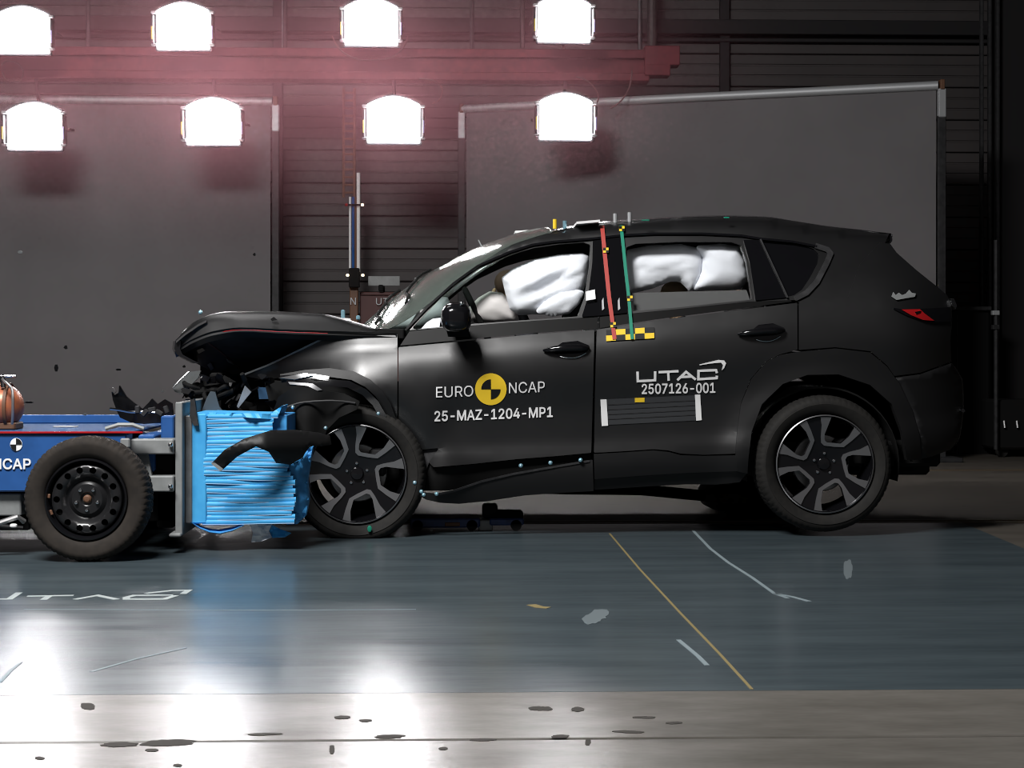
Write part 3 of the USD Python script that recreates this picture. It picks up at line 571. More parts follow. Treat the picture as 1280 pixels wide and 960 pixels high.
def torn(u, v):
    p = S(u, v); p[..., 1] += -.05 * np.clip((735 - np.asarray(u)) / 200, 0, 1) - .02 * np.sin(np.clip((np.asarray(v) - 590) / 30, -1, 1) * 1.5); return p
tc = ob('sill_cladding', sheet(smoothpoly(TORN, .7), torn, -.004, .03, 6), 'cladding', car, smooth=40, label='torn sill cladding bowed down towards the front')
band([(546, 616.5), (567, 612.5), (602, 600.8), (642, 591.8), (690, 583.8), (737, 576.3)], 2.4, torn, -.010, .012, 'trim_dark', tc, 'folded_edge')
for u, v in ((651, 582), (688, 578.5), (725.5, 575)): ob('bolt', moved(trimesh.creation.icosphere(2, .012), t=S(u, v) + [0, -.01, 0]), 'blue_bolt', car, label='pale blue bolt on the sill')
for u, v in ((527, 613), (530, 617), (546, 616), (519, 602)): ob('bolt', moved(trimesh.creation.icosphere(2, .011), t=S(u, v) + [0, -.075, 0]), 'blue_bolt', car, label='pale blue bolt at the torn end of the sill')

# ---- handles
for poly, par in (([(679, 438), (694, 434), (703, 428), (722, 426), (737, 432), (733, 441), (717, 448), (700, 446), (692, 441)], fd), ([(922, 418), (938, 414), (948, 406), (966, 404), (981, 410), (976, 420), (958, 427.5), (945, 425), (936, 420)], rd)):
    q = np.array(poly, float); cx = q[:, 0].mean() + 4; cy = q[:, 1].mean()
    ob('handle_recess', sheet(smoothpoly(poly, 1.5), S_off(-.003), 0, .012, 4), 'gloss_black', par)
    a, b = q[0] + [0, 0], q[4] + [-1, 3]
    pts = [(a[0] + (b[0] - a[0]) * t, a[1] + (b[1] - a[1]) * t - 1.5 * math.sin(t * 3.14)) for t in np.linspace(0, 1, 12)]
    c = S(*np.array(pts).T); c[:, 1] -= .012 + .028 * np.sin(np.linspace(0, math.pi, 12)) ** .6
    ob('door_handle', tube(c, [.006, .012, .015, .016, .017, .018, .018, .019, .019, .018, .015, .008], 12), 'gloss_black', par, smooth=60)
    lo = q[[7, 6, 5]] + [[0, -1], [0, -1], [-1, 0]]; lo = spline(lo, 8); c = S(*lo.T); c[:, 1] -= .006
    ob('recess_rim', tube(c, .004, 6), 'chrome', par)

# ---- mirror
mp0 = S(570, 408)
def egg(c, r, n=24, e=.8):
    s = trimesh.creation.uv_sphere(1.0, count=[n // 2, n]); v = np.sign(s.vertices) * np.abs(s.vertices) ** e * np.asarray(r); return v + np.asarray(c), np.array(s.faces)
mc = P(570.5, 397, 8.83)
mir = ob('side_mirror', egg(mc, (.080, .11, .075), 28, .7), 'gloss_black', fd, smooth=True, label='gloss black door mirror')
ob('mirror_stalk', trimesh.convex.convex_hull(np.vstack([P(np.array([556, 586, 586, 560]), np.array([404, 404, 421, 421]), 8.86), P(np.array([562, 584, 584, 566]), np.array([407, 405, 418, 418]), 9.02)])), 'black', fd)
for u, v in ((563, 388), (577, 379.5)): ob('added_glint', moved(trimesh.creation.icosphere(2, .011), t=P(u, v, 8.745)), 'chrome', fd, label='small bright bead added as a glint on the mirror shell')  # chrome beads stand in for highlights on the mirror shell
ob('white_corner', sheet([(526, 411), (533, 403), (541, 398), (551, 397), (549, 410), (536, 412)], S_off(.04), 0, .01, 4), 'airbag', car, label='white piece in the window corner ahead of the mirror')  # white sheet filling the window corner

# ---- tapes and targets
band([(752.5, 282.5), (755, 310), (758, 340), (761, 370), (765, 400), (768, 424)], 5, S, -.012, .003, 'tape_red', car, 'red_tape', label='red tape strip from the roof to the door')
band([(776, 282), (779, 310), (782, 340), (786, 375), (788, 400), (790, 424)], 4, S, -.014, .003, 'tape_green', car, 'green_tape', label='green tape strip from the roof to the door')
for u, v in ((757, 313), (766, 406), (777, 286), (787, 373)):
    tm = ob('tape_marker', sheet(sbox(u - 3.4, v - 3.2, u + 3.4, v + 3.2), S, -.017, .003, 4), 'decal_yellow', car, label='small yellow and black target on a tape')
    ob('black_quarter', cat(sheet(sbox(u - 3.4, v - 3.2, u, v), S, -.019, .002, 4), sheet(sbox(u, v, u + 3.4, v + 3.2), S, -.019, .002, 4)), 'decal_black', tm)
for r in range(2):
    for k in range(5):
        u = 757.5 + 12 * k; v = 412 + 7 * r - .06 * 12 * k + .5
        ob('check_square', sheet([(u, v), (u + 12, v - .7), (u + 12.2, v + 6.2), (u + .2, v + 6.9)], S, -.008, .004, 5), 'decal_yellow' if (r + k) % 2 else 'decal_black', rd)
# EURO [target] NCAP and the test number
tx = lambda t, h_, u, v, s, w, par, m='decal_white', b=False: ob('lettering', text_on(t, h_, u, v, S, s, w, -.003, b), m, par, smooth=False, label='lettering')
tx('EURO', 13.2, 545, 497, -.04, 46.5, fd); tx('NCAP', 13.2, 636, 491.6, -.04, 45, fd); tx('25-MAZ-1204-MP1', 12.2, 543, 526.5, -.038, 148, fd, b=True)
tg = ob('target_disc', sheet(ellipse(613.5, 486.5, 19.7, 19.9, 48), S, -.004, .003, 6), 'decal_yellow', fd, label='yellow disc with two black quarters')
for a0 in (90, 270):
    th = np.radians(np.linspace(a0, a0 + 90, 12)); ob('black_quarter', sheet([(613.5, 486.5)] + [(613.5 + 12 * math.cos(t), 486.5 - 12.4 * math.sin(t)) for t in th], S, -.006, .003, 4), 'decal_black', fd)
def strokes(lines, w): return unary_union([LineString(l).buffer(w, cap_style=2, join_style=2) for l in lines])
ut = strokes([[(796.7, 464.5), (797.2, 476.5), (818.6, 475.3), (818.8, 464)], [(823, 465.3), (848, 464)], [(835.2, 464.8), (835.6, 476)], [(846.5, 475.3), (857.5, 464.8), (869.5, 474.5)], [(851, 471.3), (864, 470.6)], [(896, 466.4), (894.8, 462.6), (873, 463.6), (872.8, 474), (895.6, 472.6), (896, 469.6)]], 1.5)
for g_ in ut.geoms if hasattr(ut, 'geoms') else [ut]: ob('lettering', sheet(g_, S, -.006, .003, 4), 'decal_white', rd, smooth=False, label='lettering')
ob('swoosh', sheet(Polygon([(874, 455.6), (888, 452.2), (898, 449.8), (905, 450.6), (907.4, 454), (905, 460), (902, 463), (903.6, 456.5), (901, 453.2), (888, 454.4), (874.5, 456.6)]), S, -.006, .003, 4), 'decal_white', rd, label='white swoosh of the wordmark')
tx('2507126-001', 12, 802, 492.3, -.018, 92, rd, b=True)
ob('label_strip', sheet([(759, 499), (869, 494), (870, 525.5), (760, 531)], S, -.004, .003, 8), 'decal_grey', rd, label='dark grey scale strip between two white bars')
for q in ([(750.5, 499.5), (758, 499), (760, 532), (752, 532.5)], [(868.5, 493.5), (875, 493), (877, 525), (870, 526)]): ob('white_bar', sheet(q, S, -.006, .003, 6), 'decal_white', rd, label='white end bar')
for k in range(4): ob('scale_line', sheet(LineString([(760, 506 + 6 * k), (869, 500.5 + 6 * k)]).buffer(.5, cap_style=2), S, -.006, .002, 6), 'trim_dark', rd)
ob('yellow_tag', sheet([(793.5, 497.5), (805.5, 497), (805.5, 502.5), (793.5, 503)], S, -.007, .003, 5), 'decal_yellow', rd)
# ---- roof instruments
for q in ([(644, 288.5), (677, 286.5), (677, 289), (644, 291)], [(721, 277), (750, 274.5), (750, 277.5), (721, 280)]): ob('roof_plate', sheet(q, flat(9.25 if q[0][0] > 700 else 9.9), 0, .25, 6), 'white', car, label='white target plate on the roof')
for u, v0, v1, m in ((693.5, 274, 283, 'decal_yellow'), (769, 267, 276, 'aluminium'), (787, 265.5, 275, 'aluminium'), (706, 276, 283, 'blue_bolt')): ob('roof_pin', tube([P(u, v1 + 3, 9.4), P(u, v0, 9.4)], .011, 8), m, car, label='small upright marker on the roof')
ob('antenna', tube([P(604, 312, 9.7), P(598, 300, 9.7)], .004, 6), 'aluminium', car)
ob('roof_dot', cat(uvbox(802, 812, 274.5, 276, 9.2, .01), uvbox(905, 912, 271, 273, 9.22, .01)), 'tape_green', car)

# ---- windscreen and screen frame
nearW = np.array([(474, 415), (497, 405), (521, 390), (551, 366), (581, 342.5), (610, 322.5), (637, 306.5), (664, 297), (690, 289.8)], float); q = spline(nearW, 24); ne = S(q[:, 0], q[:, 1])
cen = spline([(449, 411), (472, 390), (496, 369), (533, 343.5), (566, 325), (598, 309), (622, 300), (643, 293), (680, 285)], 24); ce = P(cen[:, 0], cen[:, 1], YM)
fa = ne.copy(); fa[:, 1] = 2 * YM - fa[:, 1]
b = np.linspace(0, 1, 20); cr = ce - (ne + fa) / 2
gw = ne[:, None] * (1 - b)[None, :, None] + fa[:, None] * b[None, :, None] + cr[:, None] * (1 - (2 * b - 1) ** 2)[None, :, None]
ob('windscreen', grid_solid(gw, (.004, 0, -.004)), 'glass_screen', car, smooth=True, label='slanted windscreen with wiper arms')
for k in (0, 1):
    ob('wiper', tube([gw[int(round(1 + 5 * q_ + 4 * k)), 2 + j] + [-.010, 0, .012] for j, q_ in enumerate(np.linspace(0, 1, 9))], .008, 8), 'black', car)
ob('scuttle', cat(uvbox(444, 505, 411, 424, 9.06, .2), tube([gw[0, i] + [0, 0, -.01] for i in range(20)], .03, 8)), 'black', car)
# ---- front fender, buckled, and the broken arch trims
def SF(u, v):
    p = S(u, v); u = np.asarray(u, float); v = np.asarray(v, float)
    k = np.clip((452 - u) / 110, 0, 1); p[..., 1] += k ** 1.3 * (.05 + .16 * np.clip((v - 418) / 55, 0, 1)); return p
FE = [(296, 470), (330, 457), (372, 438), (400, 424.5), (412, 419), (455, 417.5), (497, 418), (497, 434), (496.5, 530), (494, 528), (487, 507), (471, 484), (455, 472), (441, 466), (412, 462), (384, 464.5), (352, 471.5), (326, 476)]
fe = ob('front_fender', sheet(smoothpoly(FE, .8), SF, 0, .02, 7), 'paint', car, smooth=50, label='buckled front fender')
band([(296, 470), (330, 457), (372, 438), (400, 425), (412, 419)], 2.2, SF, -.006, .01, 'grey_paint', fe, 'folded_lip')
def SA(d): 
    def f(u, v):
        p = S(u, v); k = np.clip((440 - np.asarray(u, float)) / 90, 0, 1); p[..., 1] += d - .03 * k; return p
    return f
AT = LineString([(352, 473), (384, 467.5), (412, 465.5), (441, 469.5), (460, 479), (474, 492), (484, 508), (492, 531)]).buffer(5.4, cap_style=2)
at = ob('wheel_arch_trim', sheet(AT, SA(-.02), 0, .03, 4), 'cladding', car, smooth=50, label='torn front wheel arch trim')
for w, l in ((4.2, [(360, 478), (384, 477), (396, 481), (412, 478), (436, 480), (456, 490), (470, 504), (480, 522)]), (3.0, [(352, 472), (372, 471), (392, 470), (412, 473)])):
    ob('broken_strip', sheet(LineString(l).buffer(w, cap_style=2), SA(-.04), 0, .02, 4), 'gloss_black', at, smooth=50)
ob('front_edge', sheet([(350, 472), (384, 466), (392, 469), (370, 474)], SA(-.05), 0, .01, 4), 'chrome', at)
ob('front_edge', sheet([(362, 477), (392, 479), (404, 487), (398, 488), (386, 482), (364, 480)], SA(-.055), 0, .01, 4), 'alloy', at)
ob('wheel_arch_liner', sheet(smoothpoly([(330, 475), (352, 477), (412, 468), (450, 478), (478, 502), (494, 532), (500, 600), (480, 600), (480, 545), (455, 520), (400, 520), (372, 545), (345, 545), (338, 510)], 1), flat(9.12), 0, .25, 12), 'black', car, label='black front wheel liner')
ob('liner_flap', sheet(smoothpoly([(348, 496), (366, 484), (392, 486), (430, 492), (450, 502), (446, 512), (424, 522), (408, 538), (404, 556), (380, 560), (352, 545), (338, 522)], 2), lambda u, v: P(u, v, 8.90 + .04 * np.sin(np.asarray(u, float) / 9) * np.clip((np.asarray(v, float) - 490) / 30, 0, 1)), 0, .03, 5), 'black', car, label='torn black liner flap over the front wheel')
ob('liner_rib', tube(spline([P(352, 512, 8.87), P(380, 503, 8.87), P(412, 501, 8.87), (P(444, 504, 8.88))], 14), .006, 6), 'trim_dark', car)
ob('added_glint', cat(*[moved(trimesh.creation.icosphere(2, .010), t=P(u, v, 8.86)) for u, v in ((473, 517), (366, 509), (407, 535), (404, 546))]), 'blue_bolt', car)  # pale beads added as glints round the arch
ob('hinge_pillar', sheet(smoothpoly([(499, 532), (504, 546), (514, 557), (528, 563), (549, 561), (536, 579), (524, 612), (516, 600), (509, 570), (502, 552)], .8), S_off(.02), 0, .05, 6), 'trim_dark', car, smooth=40, label='torn hinge pillar foot')
# bent bumper corner reaching out over the barrier
BC = [(264, 579.5), (281, 562), (306, 548), (338, 538), (366, 537.5), (398, 541), (412, 545), (414, 556), (402, 558), (386, 557), (378, 572), (363, 581), (345, 578.5), (336, 565), (320, 558), (296, 571), (276, 589)]
def bend(u, v):
    u = np.asarray(u, float); Y = 8.26 + .60 * np.clip((u - 330) / 120, 0, 1) ** 1.2 - .05 * np.sin(np.clip((np.asarray(v, float) - 538) / 40, 0, 1) * 3.1); return P(u, v, Y)
bc = ob('bumper_corner', sheet(smoothpoly(BC, 1.0), bend, 0, .025, 5), 'cladding', car, smooth=50, label='torn bumper corner bent forward over the blue barrier')
ob('torn_edge', sheet([(264, 579.5), (267, 577), (279, 586), (276, 589)], bend, -.006, .03, 3), 'grey_paint', bc)
# ---- bonnet, buckled
ne_ = spline([(218.5, 437), (226, 434), (240, 426), (269, 415.5), (301, 411.5), (356, 414), (400, 415.5), (440, 416.5), (497, 417.5)], 40)
cr_ = spline([(220, 424), (234, 409), (248, 399), (264, 392.5), (284, 389.3), (325, 389), (400, 392), (440, 401), (470, 411)], 40)
NE = P(ne_[:, 0], ne_[:, 1], 9.04 + .10 * np.clip((300 - ne_[:, 0]) / 80, 0, 1)); CR = P(cr_[:, 0], cr_[:, 1], 9.17)
FC = CR.copy(); FC[:, 1] = 10.3; FC[:, 2] -= .03; FE_ = NE.copy(); FE_[:, 1] = 2 * YM - NE[:, 1]; FE_[:, 2] -= .02
ctrl = np.stack([NE + [0, .035, -.02], NE, NE * .5 + CR * .5 + [0, -.012, .004], CR, (CR + FC) / 2 + [0, 0, .015], FC, FE_], 1)
g_ = np.stack([spline(c, 34) for c in ctrl], 0)
bn = ob('bonnet', grid_solid(g_, (0, .004, -.022)), 'paint', car, smooth=45, label='bonnet folded up along its near edge')
ob('front_lip', across(P(np.array([219, 218, 221, 232, 242]), np.array([426, 436, 443, 449, 454]), 9.12), (-.10, 0, .0), th=(.03, 0, 0)), 'paint_gloss', bn, smooth=60)
ob('lip_moulding', across(P(np.array([220, 232, 248, 258]), np.array([426, 416, 405, 400]), 9.10), (-.06, 0, .01), th=(.0, 0, -.012)), 'chrome', bn, smooth=60)
ob('bonnet_emblem_pin', moved(trimesh.creation.icosphere(2, .012), t=P(250.5, 390.5, 9.3)), 'blue_bolt', bn)
ob('edge_moulding', tube(NE[9:28] + [0, -.004, -.004], .0022, 6), 'tail_red', bn)
ob('corner_highlight', sheet([(410, 400), (417, 397), (438, 398), (439, 408.5), (406, 409.5)], flat(9.3), 0, .04, 5), 'white', bn, label='white plate standing in for a lamp highlight at the rear corner of the bonnet')  # white plate imitates a lamp highlight on the bonnet
for q in ((426, 431, 387, 399), (445, 450, 394, 400)): ob('small_sensor', uvbox(*q, 9.3, .03), 'blue_bolt', bn)
ob('black_marker', sheet([(338, 399), (342, 396), (347, 400), (340, 401)], flat(9.05), 0, .02, 3), 'black', bn)
inner = lambda u, v: P(u, v, 9.10 + .5 * np.clip((np.asarray(v, float) - 412) / 50, 0, 1))
ob('bonnet_frame', sheet(smoothpoly([(222, 440), (243, 453), (262, 463), (296, 468), (345, 450), (412, 419), (400, 417), (356, 415.5), (301, 413), (269, 417), (240, 428)], 1), inner, 0, .03, 8), 'trim_dark', bn, smooth=40, label='underside of the bonnet')
band([(258, 427), (276, 440), (296, 457), (300, 461)], 1.4, inner, -.008, .01, 'board_red', bn, 'frame_rib')
for q in ([(247, 438), (254, 435), (257, 438), (249, 442)], [(283, 448), (290, 452), (293, 456), (286, 453)], [(260, 456), (264, 453), (268, 460), (264, 463)]): ob('bracket', sheet(q, inner, -.03, .02, 4), 'steel', bn)
# engine bay: bulkhead, strut towers and the broken pieces that show below the bonnet
ob('engine_bay', cat(uvbox(300, 490, 424, 600, 9.5, .8), uvbox(250, 330, 440, 520, 9.6, .7)), 'black', car, smooth=False, label='dark crushed engine bay')
hl = ob('headlamp_shard', sheet(smoothpoly([(216, 486), (224, 476), (236, 465), (251, 463), (248, 472), (238, 482), (226, 486), (230, 494), (219, 490)], .8), lambda u, v: P(u, v, 9.0 + .004 * (np.asarray(u, float) - 216)), 0, .03, 5), 'grey_paint', car, label='grey headlamp housing fragment')
ob('bright_edge', tube([P(216, 485, 8.99), P(226, 474, 9.0), (P(236, 464.5, 9.02))], .005, 6), 'chrome', hl)
ob('shard', sheet([(296, 508), (302, 492), (306, 482), (314, 490), (306, 500), (298, 510)], flat(8.95), 0, .02, 5), 'steel', car, label='bent bright sheet fragment')
ob('shard', sheet([(252, 514), (258, 498), (263, 489), (269, 490), (274, 508), (280, 516)], flat(8.92), 0, .02, 5), 'shard_grey', car, label='blue-grey bent sheet fragment')
ob('shard', sheet([(322, 484), (352, 484), (352, 498), (324, 499)], flat(9.3), 0, .02, 6), 'shard_blue', car, label='blue barrier scrap in the engine bay')
rr = np.random.default_rng(11)
for k in range(34):
    u = rr.uniform(226, 346); v = rr.uniform(470, 514) if u > 250 else rr.uniform(482, 512); s = rr.uniform(6, 17); a0 = rr.uniform(0, 6.3)
    n = rr.integers(4, 7); th = np.sort(rr.uniform(0, 6.28, n)); r_ = rr.uniform(.45, 1, n) * s
    poly = Polygon(np.stack([u + r_ * np.cos(th) * rr.uniform(.7, 1.6), v + r_ * np.sin(th) * .6], 1)).buffer(.6)
    sl = rr.uniform(-.012, .012, 2); yb = rr.uniform(8.95, 9.3)
    ob('broken_piece', sheet(poly, lambda U, V, u=u, v=v, sl=sl, yb=yb: P(U, V, yb + sl[0] * (np.asarray(U) - u) + sl[1] * (np.asarray(V) - v)), 0, .02, 6), ['black', 'trim_dark', 'gloss_black', 'paint_gloss', 'cladding', 'trim_dark', 'grey_paint', 'steel'][min(7, int(rr.integers(0, 5) + (k % 9 == 0) * 3))], car)
for k in range(7):
    u, v = rr.uniform(236, 330), rr.uniform(466, 500); d = rr.uniform(-22, 22, (3, 2)) * [1.2, .6]
    ob('torn_hose', tube(spline([P(u, v, 9.0), P(u + d[0, 0], v + d[0, 1], 8.97), P(u + d[1, 0], v + d[1, 1] + 5, 9.05)], 12), .012, 8), 'black', car)
ob('front_frame_rail', cat(uvbox(262, 420, 520, 548, 9.1, .12), uvbox(262, 276, 466, 545, 9.2, 1.2, .01)), 'black', car)

# ---- underbody, wheel wells, cabin
xa, xb = P(500, 600, 9.2)[0], P(1165, 560, 9.3)[0]
ob('underbody', cat(box(xa, P(915, 600, 9.2)[0], 9.08, 2 * YM - 9.08, .27, .36, .02), box(P(915, 600, 9.2)[0], xb, 9.33, 2 * YM - 9.33, .30, .42, .02), box(P(1135, 560, 9.2)[0], xb, 9.2, 2 * YM - 9.2, .42, .60, .02)), 'black', car)
ob('exhaust_box', cat(egg(P(925, 618, 10.4), (.25, .35, .10), 20, .7), tube([P(905, 622, 10.3), P(800, 612, 10.2), P(640, 610, 10.1)], .035, 10)), 'black', car)
for cx, m in ((RWX, 1), (FWX, 0)):
    th = np.radians(np.linspace(-12, 192, 28)); 
    if m:
        fr = np.array([[(cx + .415 * math.cos(t), y, .375 + .415 * math.sin(t)) for y in (9.03, 9.2, 9.45)] for t in th]); ob('wheel_well', grid_solid(fr, (0, 0, .01)), 'black', car, smooth=40)
    ob('wheel_well', box(cx - .43, cx + .43, 9.45, 9.48, .36, .82, .01), 'black', car)
ob('cabin_floor', cat(box(xa, xb, 9.12, 2 * YM - 9.12, .36, .5, .02), box(P(508, 600, 9.2)[0], P(520, 600, 9.2)[0] + .15, 9.15, 2 * YM - 9.15, .4, 1.03, .02)), 'black', car)
ob('cargo_wall', box(P(948, 400, 9.3)[0], P(955, 400, 9.3)[0], 9.28, 2 * YM - 9.28, .45, 1.45, .01), 'black', car, label='dark rear seat backs')
dash = ob('dashboard', cat(trimesh.convex.convex_hull(np.vstack([P(np.array([478, 590, 600, 585, 500]), np.array([413, 398, 418, 440, 440]), 9.22), P(np.array([478, 590, 600, 585, 500]), np.array([413, 398, 418, 440, 440]), 9.22) + [0, 1.36, 0]]))), 'black', car)
c = P(598, 398, 9.52); sw = trimesh.creation.torus(.18, .016, 40, 12); ob('steering_wheel', moved(sw, rotm([0, 1, 0], 65), c), 'black', car)
def seat(name, u, v, y, lean=.16):
    b_ = P(u, v, y); X, Z = b_[0], b_[2]; t = ob(name, cat(trimesh.convex.convex_hull(np.array([(X + lean * k + d, y + w, Z - .55 + .62 * k) for k in (0, 1) for d in (-.06, .07) for w in ((-.25, .25) if k == 0 else (-.2, .2))])), box(X - .48, X + .04, y - .25, y + .25, Z - .66, Z - .50, .03)), 'trim_dark', car)
    ob('headrest', egg((X + lean * 1.35, y, Z + .18), (.06, .14, .11), 18, .7), 'trim_dark', t)
for y in (9.52, 10.29): seat('front_seat', 712, 420, y)
for y in (9.52, 10.29): seat('rear_seat', 925, 410, y)
ob('door_lining', sheet([(786, 366), (935, 362), (940, 376), (900, 380), (850, 385.5), (786, 391)], S_off(.05), 0, .02, 8), 'lining_grey', rd, label='grey lining band at the foot of the rear window')
ob('belt_label', cat(sheet([(732, 364.5), (743, 362), (744, 374), (732, 376)], S_off(-.03), 0, .01, 5)), 'white', car, label='white label on the centre pillar')
for u in (752, 772): ob('belt_tag', sheet([(u, 376), (u + 2, 372), (u + 3, 386), (u + .5, 388)], S_off(-.012), 0, .006, 4), 'aluminium', car)
ob('belt_guide', uvbox(920, 927, 362, 376, 9.22, .03), 'post_rust', car)
# airbags: cushions between two outlines, puffed and creased
def cushion(poly, Y, puff, m, name, label, seed=0, res=5, crease=.012, dirn=(1, .35), tilt=0.0):
    poly = smoothpoly(poly, 3); v2, t = tri_poly(poly, res); c0 = np.array(poly.centroid.coords[0])
    from shapely import points as _pts, distance as _d
    d = _d(_pts(v2), poly.exterior); R = 26.0; k = np.sqrt(np.clip(1 - (1 - np.clip(d / R, 0, 1)) ** 2, 0, 1))
    q = (v2 - c0); w = q[:, 0] * dirn[1] - q[:, 1] * dirn[0]
    fold = meshkit.fbm(np.stack([q[:, 0] / 60, w / 13, np.full(len(q), seed * 3.1)], 1), 4, seed) - .5
    fr = P(v2[:, 0], v2[:, 1], Y + tilt * (v2[:, 1] - c0[1])); bk = fr.copy(); fr[:, 1] += -puff * k + crease * 2.6 * fold * k; bk[:, 1] += puff * k + .01
    return ob(name, solid(v2, t, fr, bk), m, car, smooth=True, label=label)
cushion([(627, 347), (640, 336), (668, 324), (700, 318), (728, 316), (736, 320), (734, 350), (726, 372), (716, 388), (697, 393), (668, 393), (648, 394), (637, 386), (632, 368)], 9.30, .075, 'airbag', 'curtain_airbag', 'white curtain airbag in the front window', 1, 4, .038, (1, -.45), -.0007)
cushion([(668, 390), (680, 377), (700, 366), (722, 362), (731, 364), (724, 380), (712, 392), (690, 396)], 9.22, .03, 'airbag', 'side_airbag', 'white side airbag low in the front window', 7, 4, .02, (1, -.7))
cushion([(784, 312), (810, 307), (850, 305), (874, 310), (879, 322), (876, 345), (870, 362), (862, 364), (850, 352), (838, 352), (815, 361), (790, 367), (783, 366)], 9.34, .06, 'airbag', 'curtain_airbag', 'creased white curtain airbag in the rear window', 3, 4, .03, (1, -.12), -.0008)
cushion([(858, 308), (900, 304.5), (924, 308), (932, 326), (937, 350), (924, 362), (900, 364), (872, 366), (862, 362), (876, 340), (878, 322), (872, 312)], 9.33, .085, 'airbag', 'curtain_airbag', 'smooth white end of the rear curtain airbag', 5, 4, .004)
cushion([(583, 402), (586, 384), (598, 372), (612, 364), (628, 366), (640, 380), (648, 396), (650, 404), (620, 408)], 9.40, .09, 'airbag_grey', 'steering_airbag', 'grey-white steering wheel airbag', 9, 4, .012)
cushion([(470, 413), (492, 398), (520, 376), (533, 368), (560, 372), (570, 400), (520, 420)], 10.35, .16, 'airbag', 'passenger_airbag', 'white passenger airbag behind the windscreen', 11, 6, .02)
# ---- crash dummies
def dummy(name, label, head, s, lean, arm=True):
    hx, hy, hz = head; t = xf(name, (hx + .1 * s, hy, hz - .75 * s), label=label, cat='dummy')
    J = lambda x, y, z: (hx + x * s, hy + y * s, hz + z * s)
    bones = [((J(.02, 0, -.14), .055 * s), (J(.07, 0, -.26), .06 * s)), ((J(.08, -.13, -.30), .075 * s), (J(.08, .13, -.30), .075 * s)), ((J(.09, -.1, -.34), .10 * s), (J(.20, -.09, -.70), .11 * s)), ((J(.09, .1, -.34), .10 * s), (J(.20, .09, -.70), .11 * s)),
             ((J(.20, -.10, -.72), .10 * s), (J(-.22, -.12, -.66), .075 * s)), ((J(.20, .10, -.72), .10 * s), (J(-.22, .12, -.66), .075 * s))]
    for sg_ in (-1, 1): bones += [((J(.08, .19 * sg_, -.30), .055 * s), (J(.02, .23 * sg_, -.52), .045 * s)), ((J(.02, .23 * sg_, -.52), .045 * s), (J(-.20, .16 * sg_, -.46), .034 * s)), ((J(-.22, .12 * sg_, -.66), .07 * s), (J(-.30, .13 * sg_, -.90), .05 * s))]
    ob('body', body_of(bones, .03), 'dummy_suit', t, smooth=True)
    hd = [((J(.012, 0, .02), .088 * s), (J(-.02, 0, .025), .082 * s)), ((J(-.045, 0, -.05), .05 * s), (J(-.05, 0, -.085), .036 * s)), ((J(.0, 0, -.02), .07 * s), (J(.02, 0, -.14), .055 * s)), ((J(-.105, 0, -.005), .010 * s), (J(-.116, 0, -.03), .013 * s)), ((J(.02, -.082, .0), .018 * s), (J(.02, -.082, -.03), .013 * s)), ((J(.02, .082, .0), .018 * s), (J(.02, .082, -.03), .013 * s)), ((J(-.07, -.02, -.055), .018 * s), (J(-.07, .02, -.055), .018 * s))]
    hm = ob('head', body_of(hd, .012, 6), 'dummy_skin', t, smooth=True, label='tan dummy head')
    for sg_ in (-1, 1):
        ob('eye', moved(trimesh.creation.icosphere(2, .012 * s), t=J(-.089, .032 * sg_, .012)), 'dummy_paint', hm)
        h_ = [((J(-.20, .16 * sg_, -.46), .03 * s), (J(-.26, .15 * sg_, -.45), .028 * s)), ((J(-.22, .14 * sg_, -.45), .014 * s), (J(-.255, .11 * sg_, -.42), .011 * s))]
        for k in range(4): y_ = .125 + .018 * k; L_ = (.05, .06, .057, .045)[k]; h_ += [((J(-.26, y_ * sg_, -.445), .010 * s), (J(-.26 - L_ * .6, y_ * sg_, -.44), .009 * s)), ((J(-.26 - L_ * .6, y_ * sg_, -.44), .009 * s), (J(-.26 - L_, y_ * sg_, -.47), .008 * s))]
        ob('hand', body_of(h_, .008, 3), 'dummy_skin', t, smooth=True)
    return t, hm, J
t_, hm, J = dummy('crash_dummy', 'crash test dummy driver slumped forward onto the steering airbag', P(641, 361, 9.52), .98, 0)
dv, df = arr(egg(J(-.03, -.02, .035), (.075, .085, .072), 20, 1)); ob('head_paint', (dv, df), 'dummy_paint', hm, smooth=True, label='dark brown painted face side')
t_, hm, J = dummy('crash_dummy', 'small child crash test dummy half hidden behind the rear curtain airbag', P(843, 371, 9.50), .80, 0)

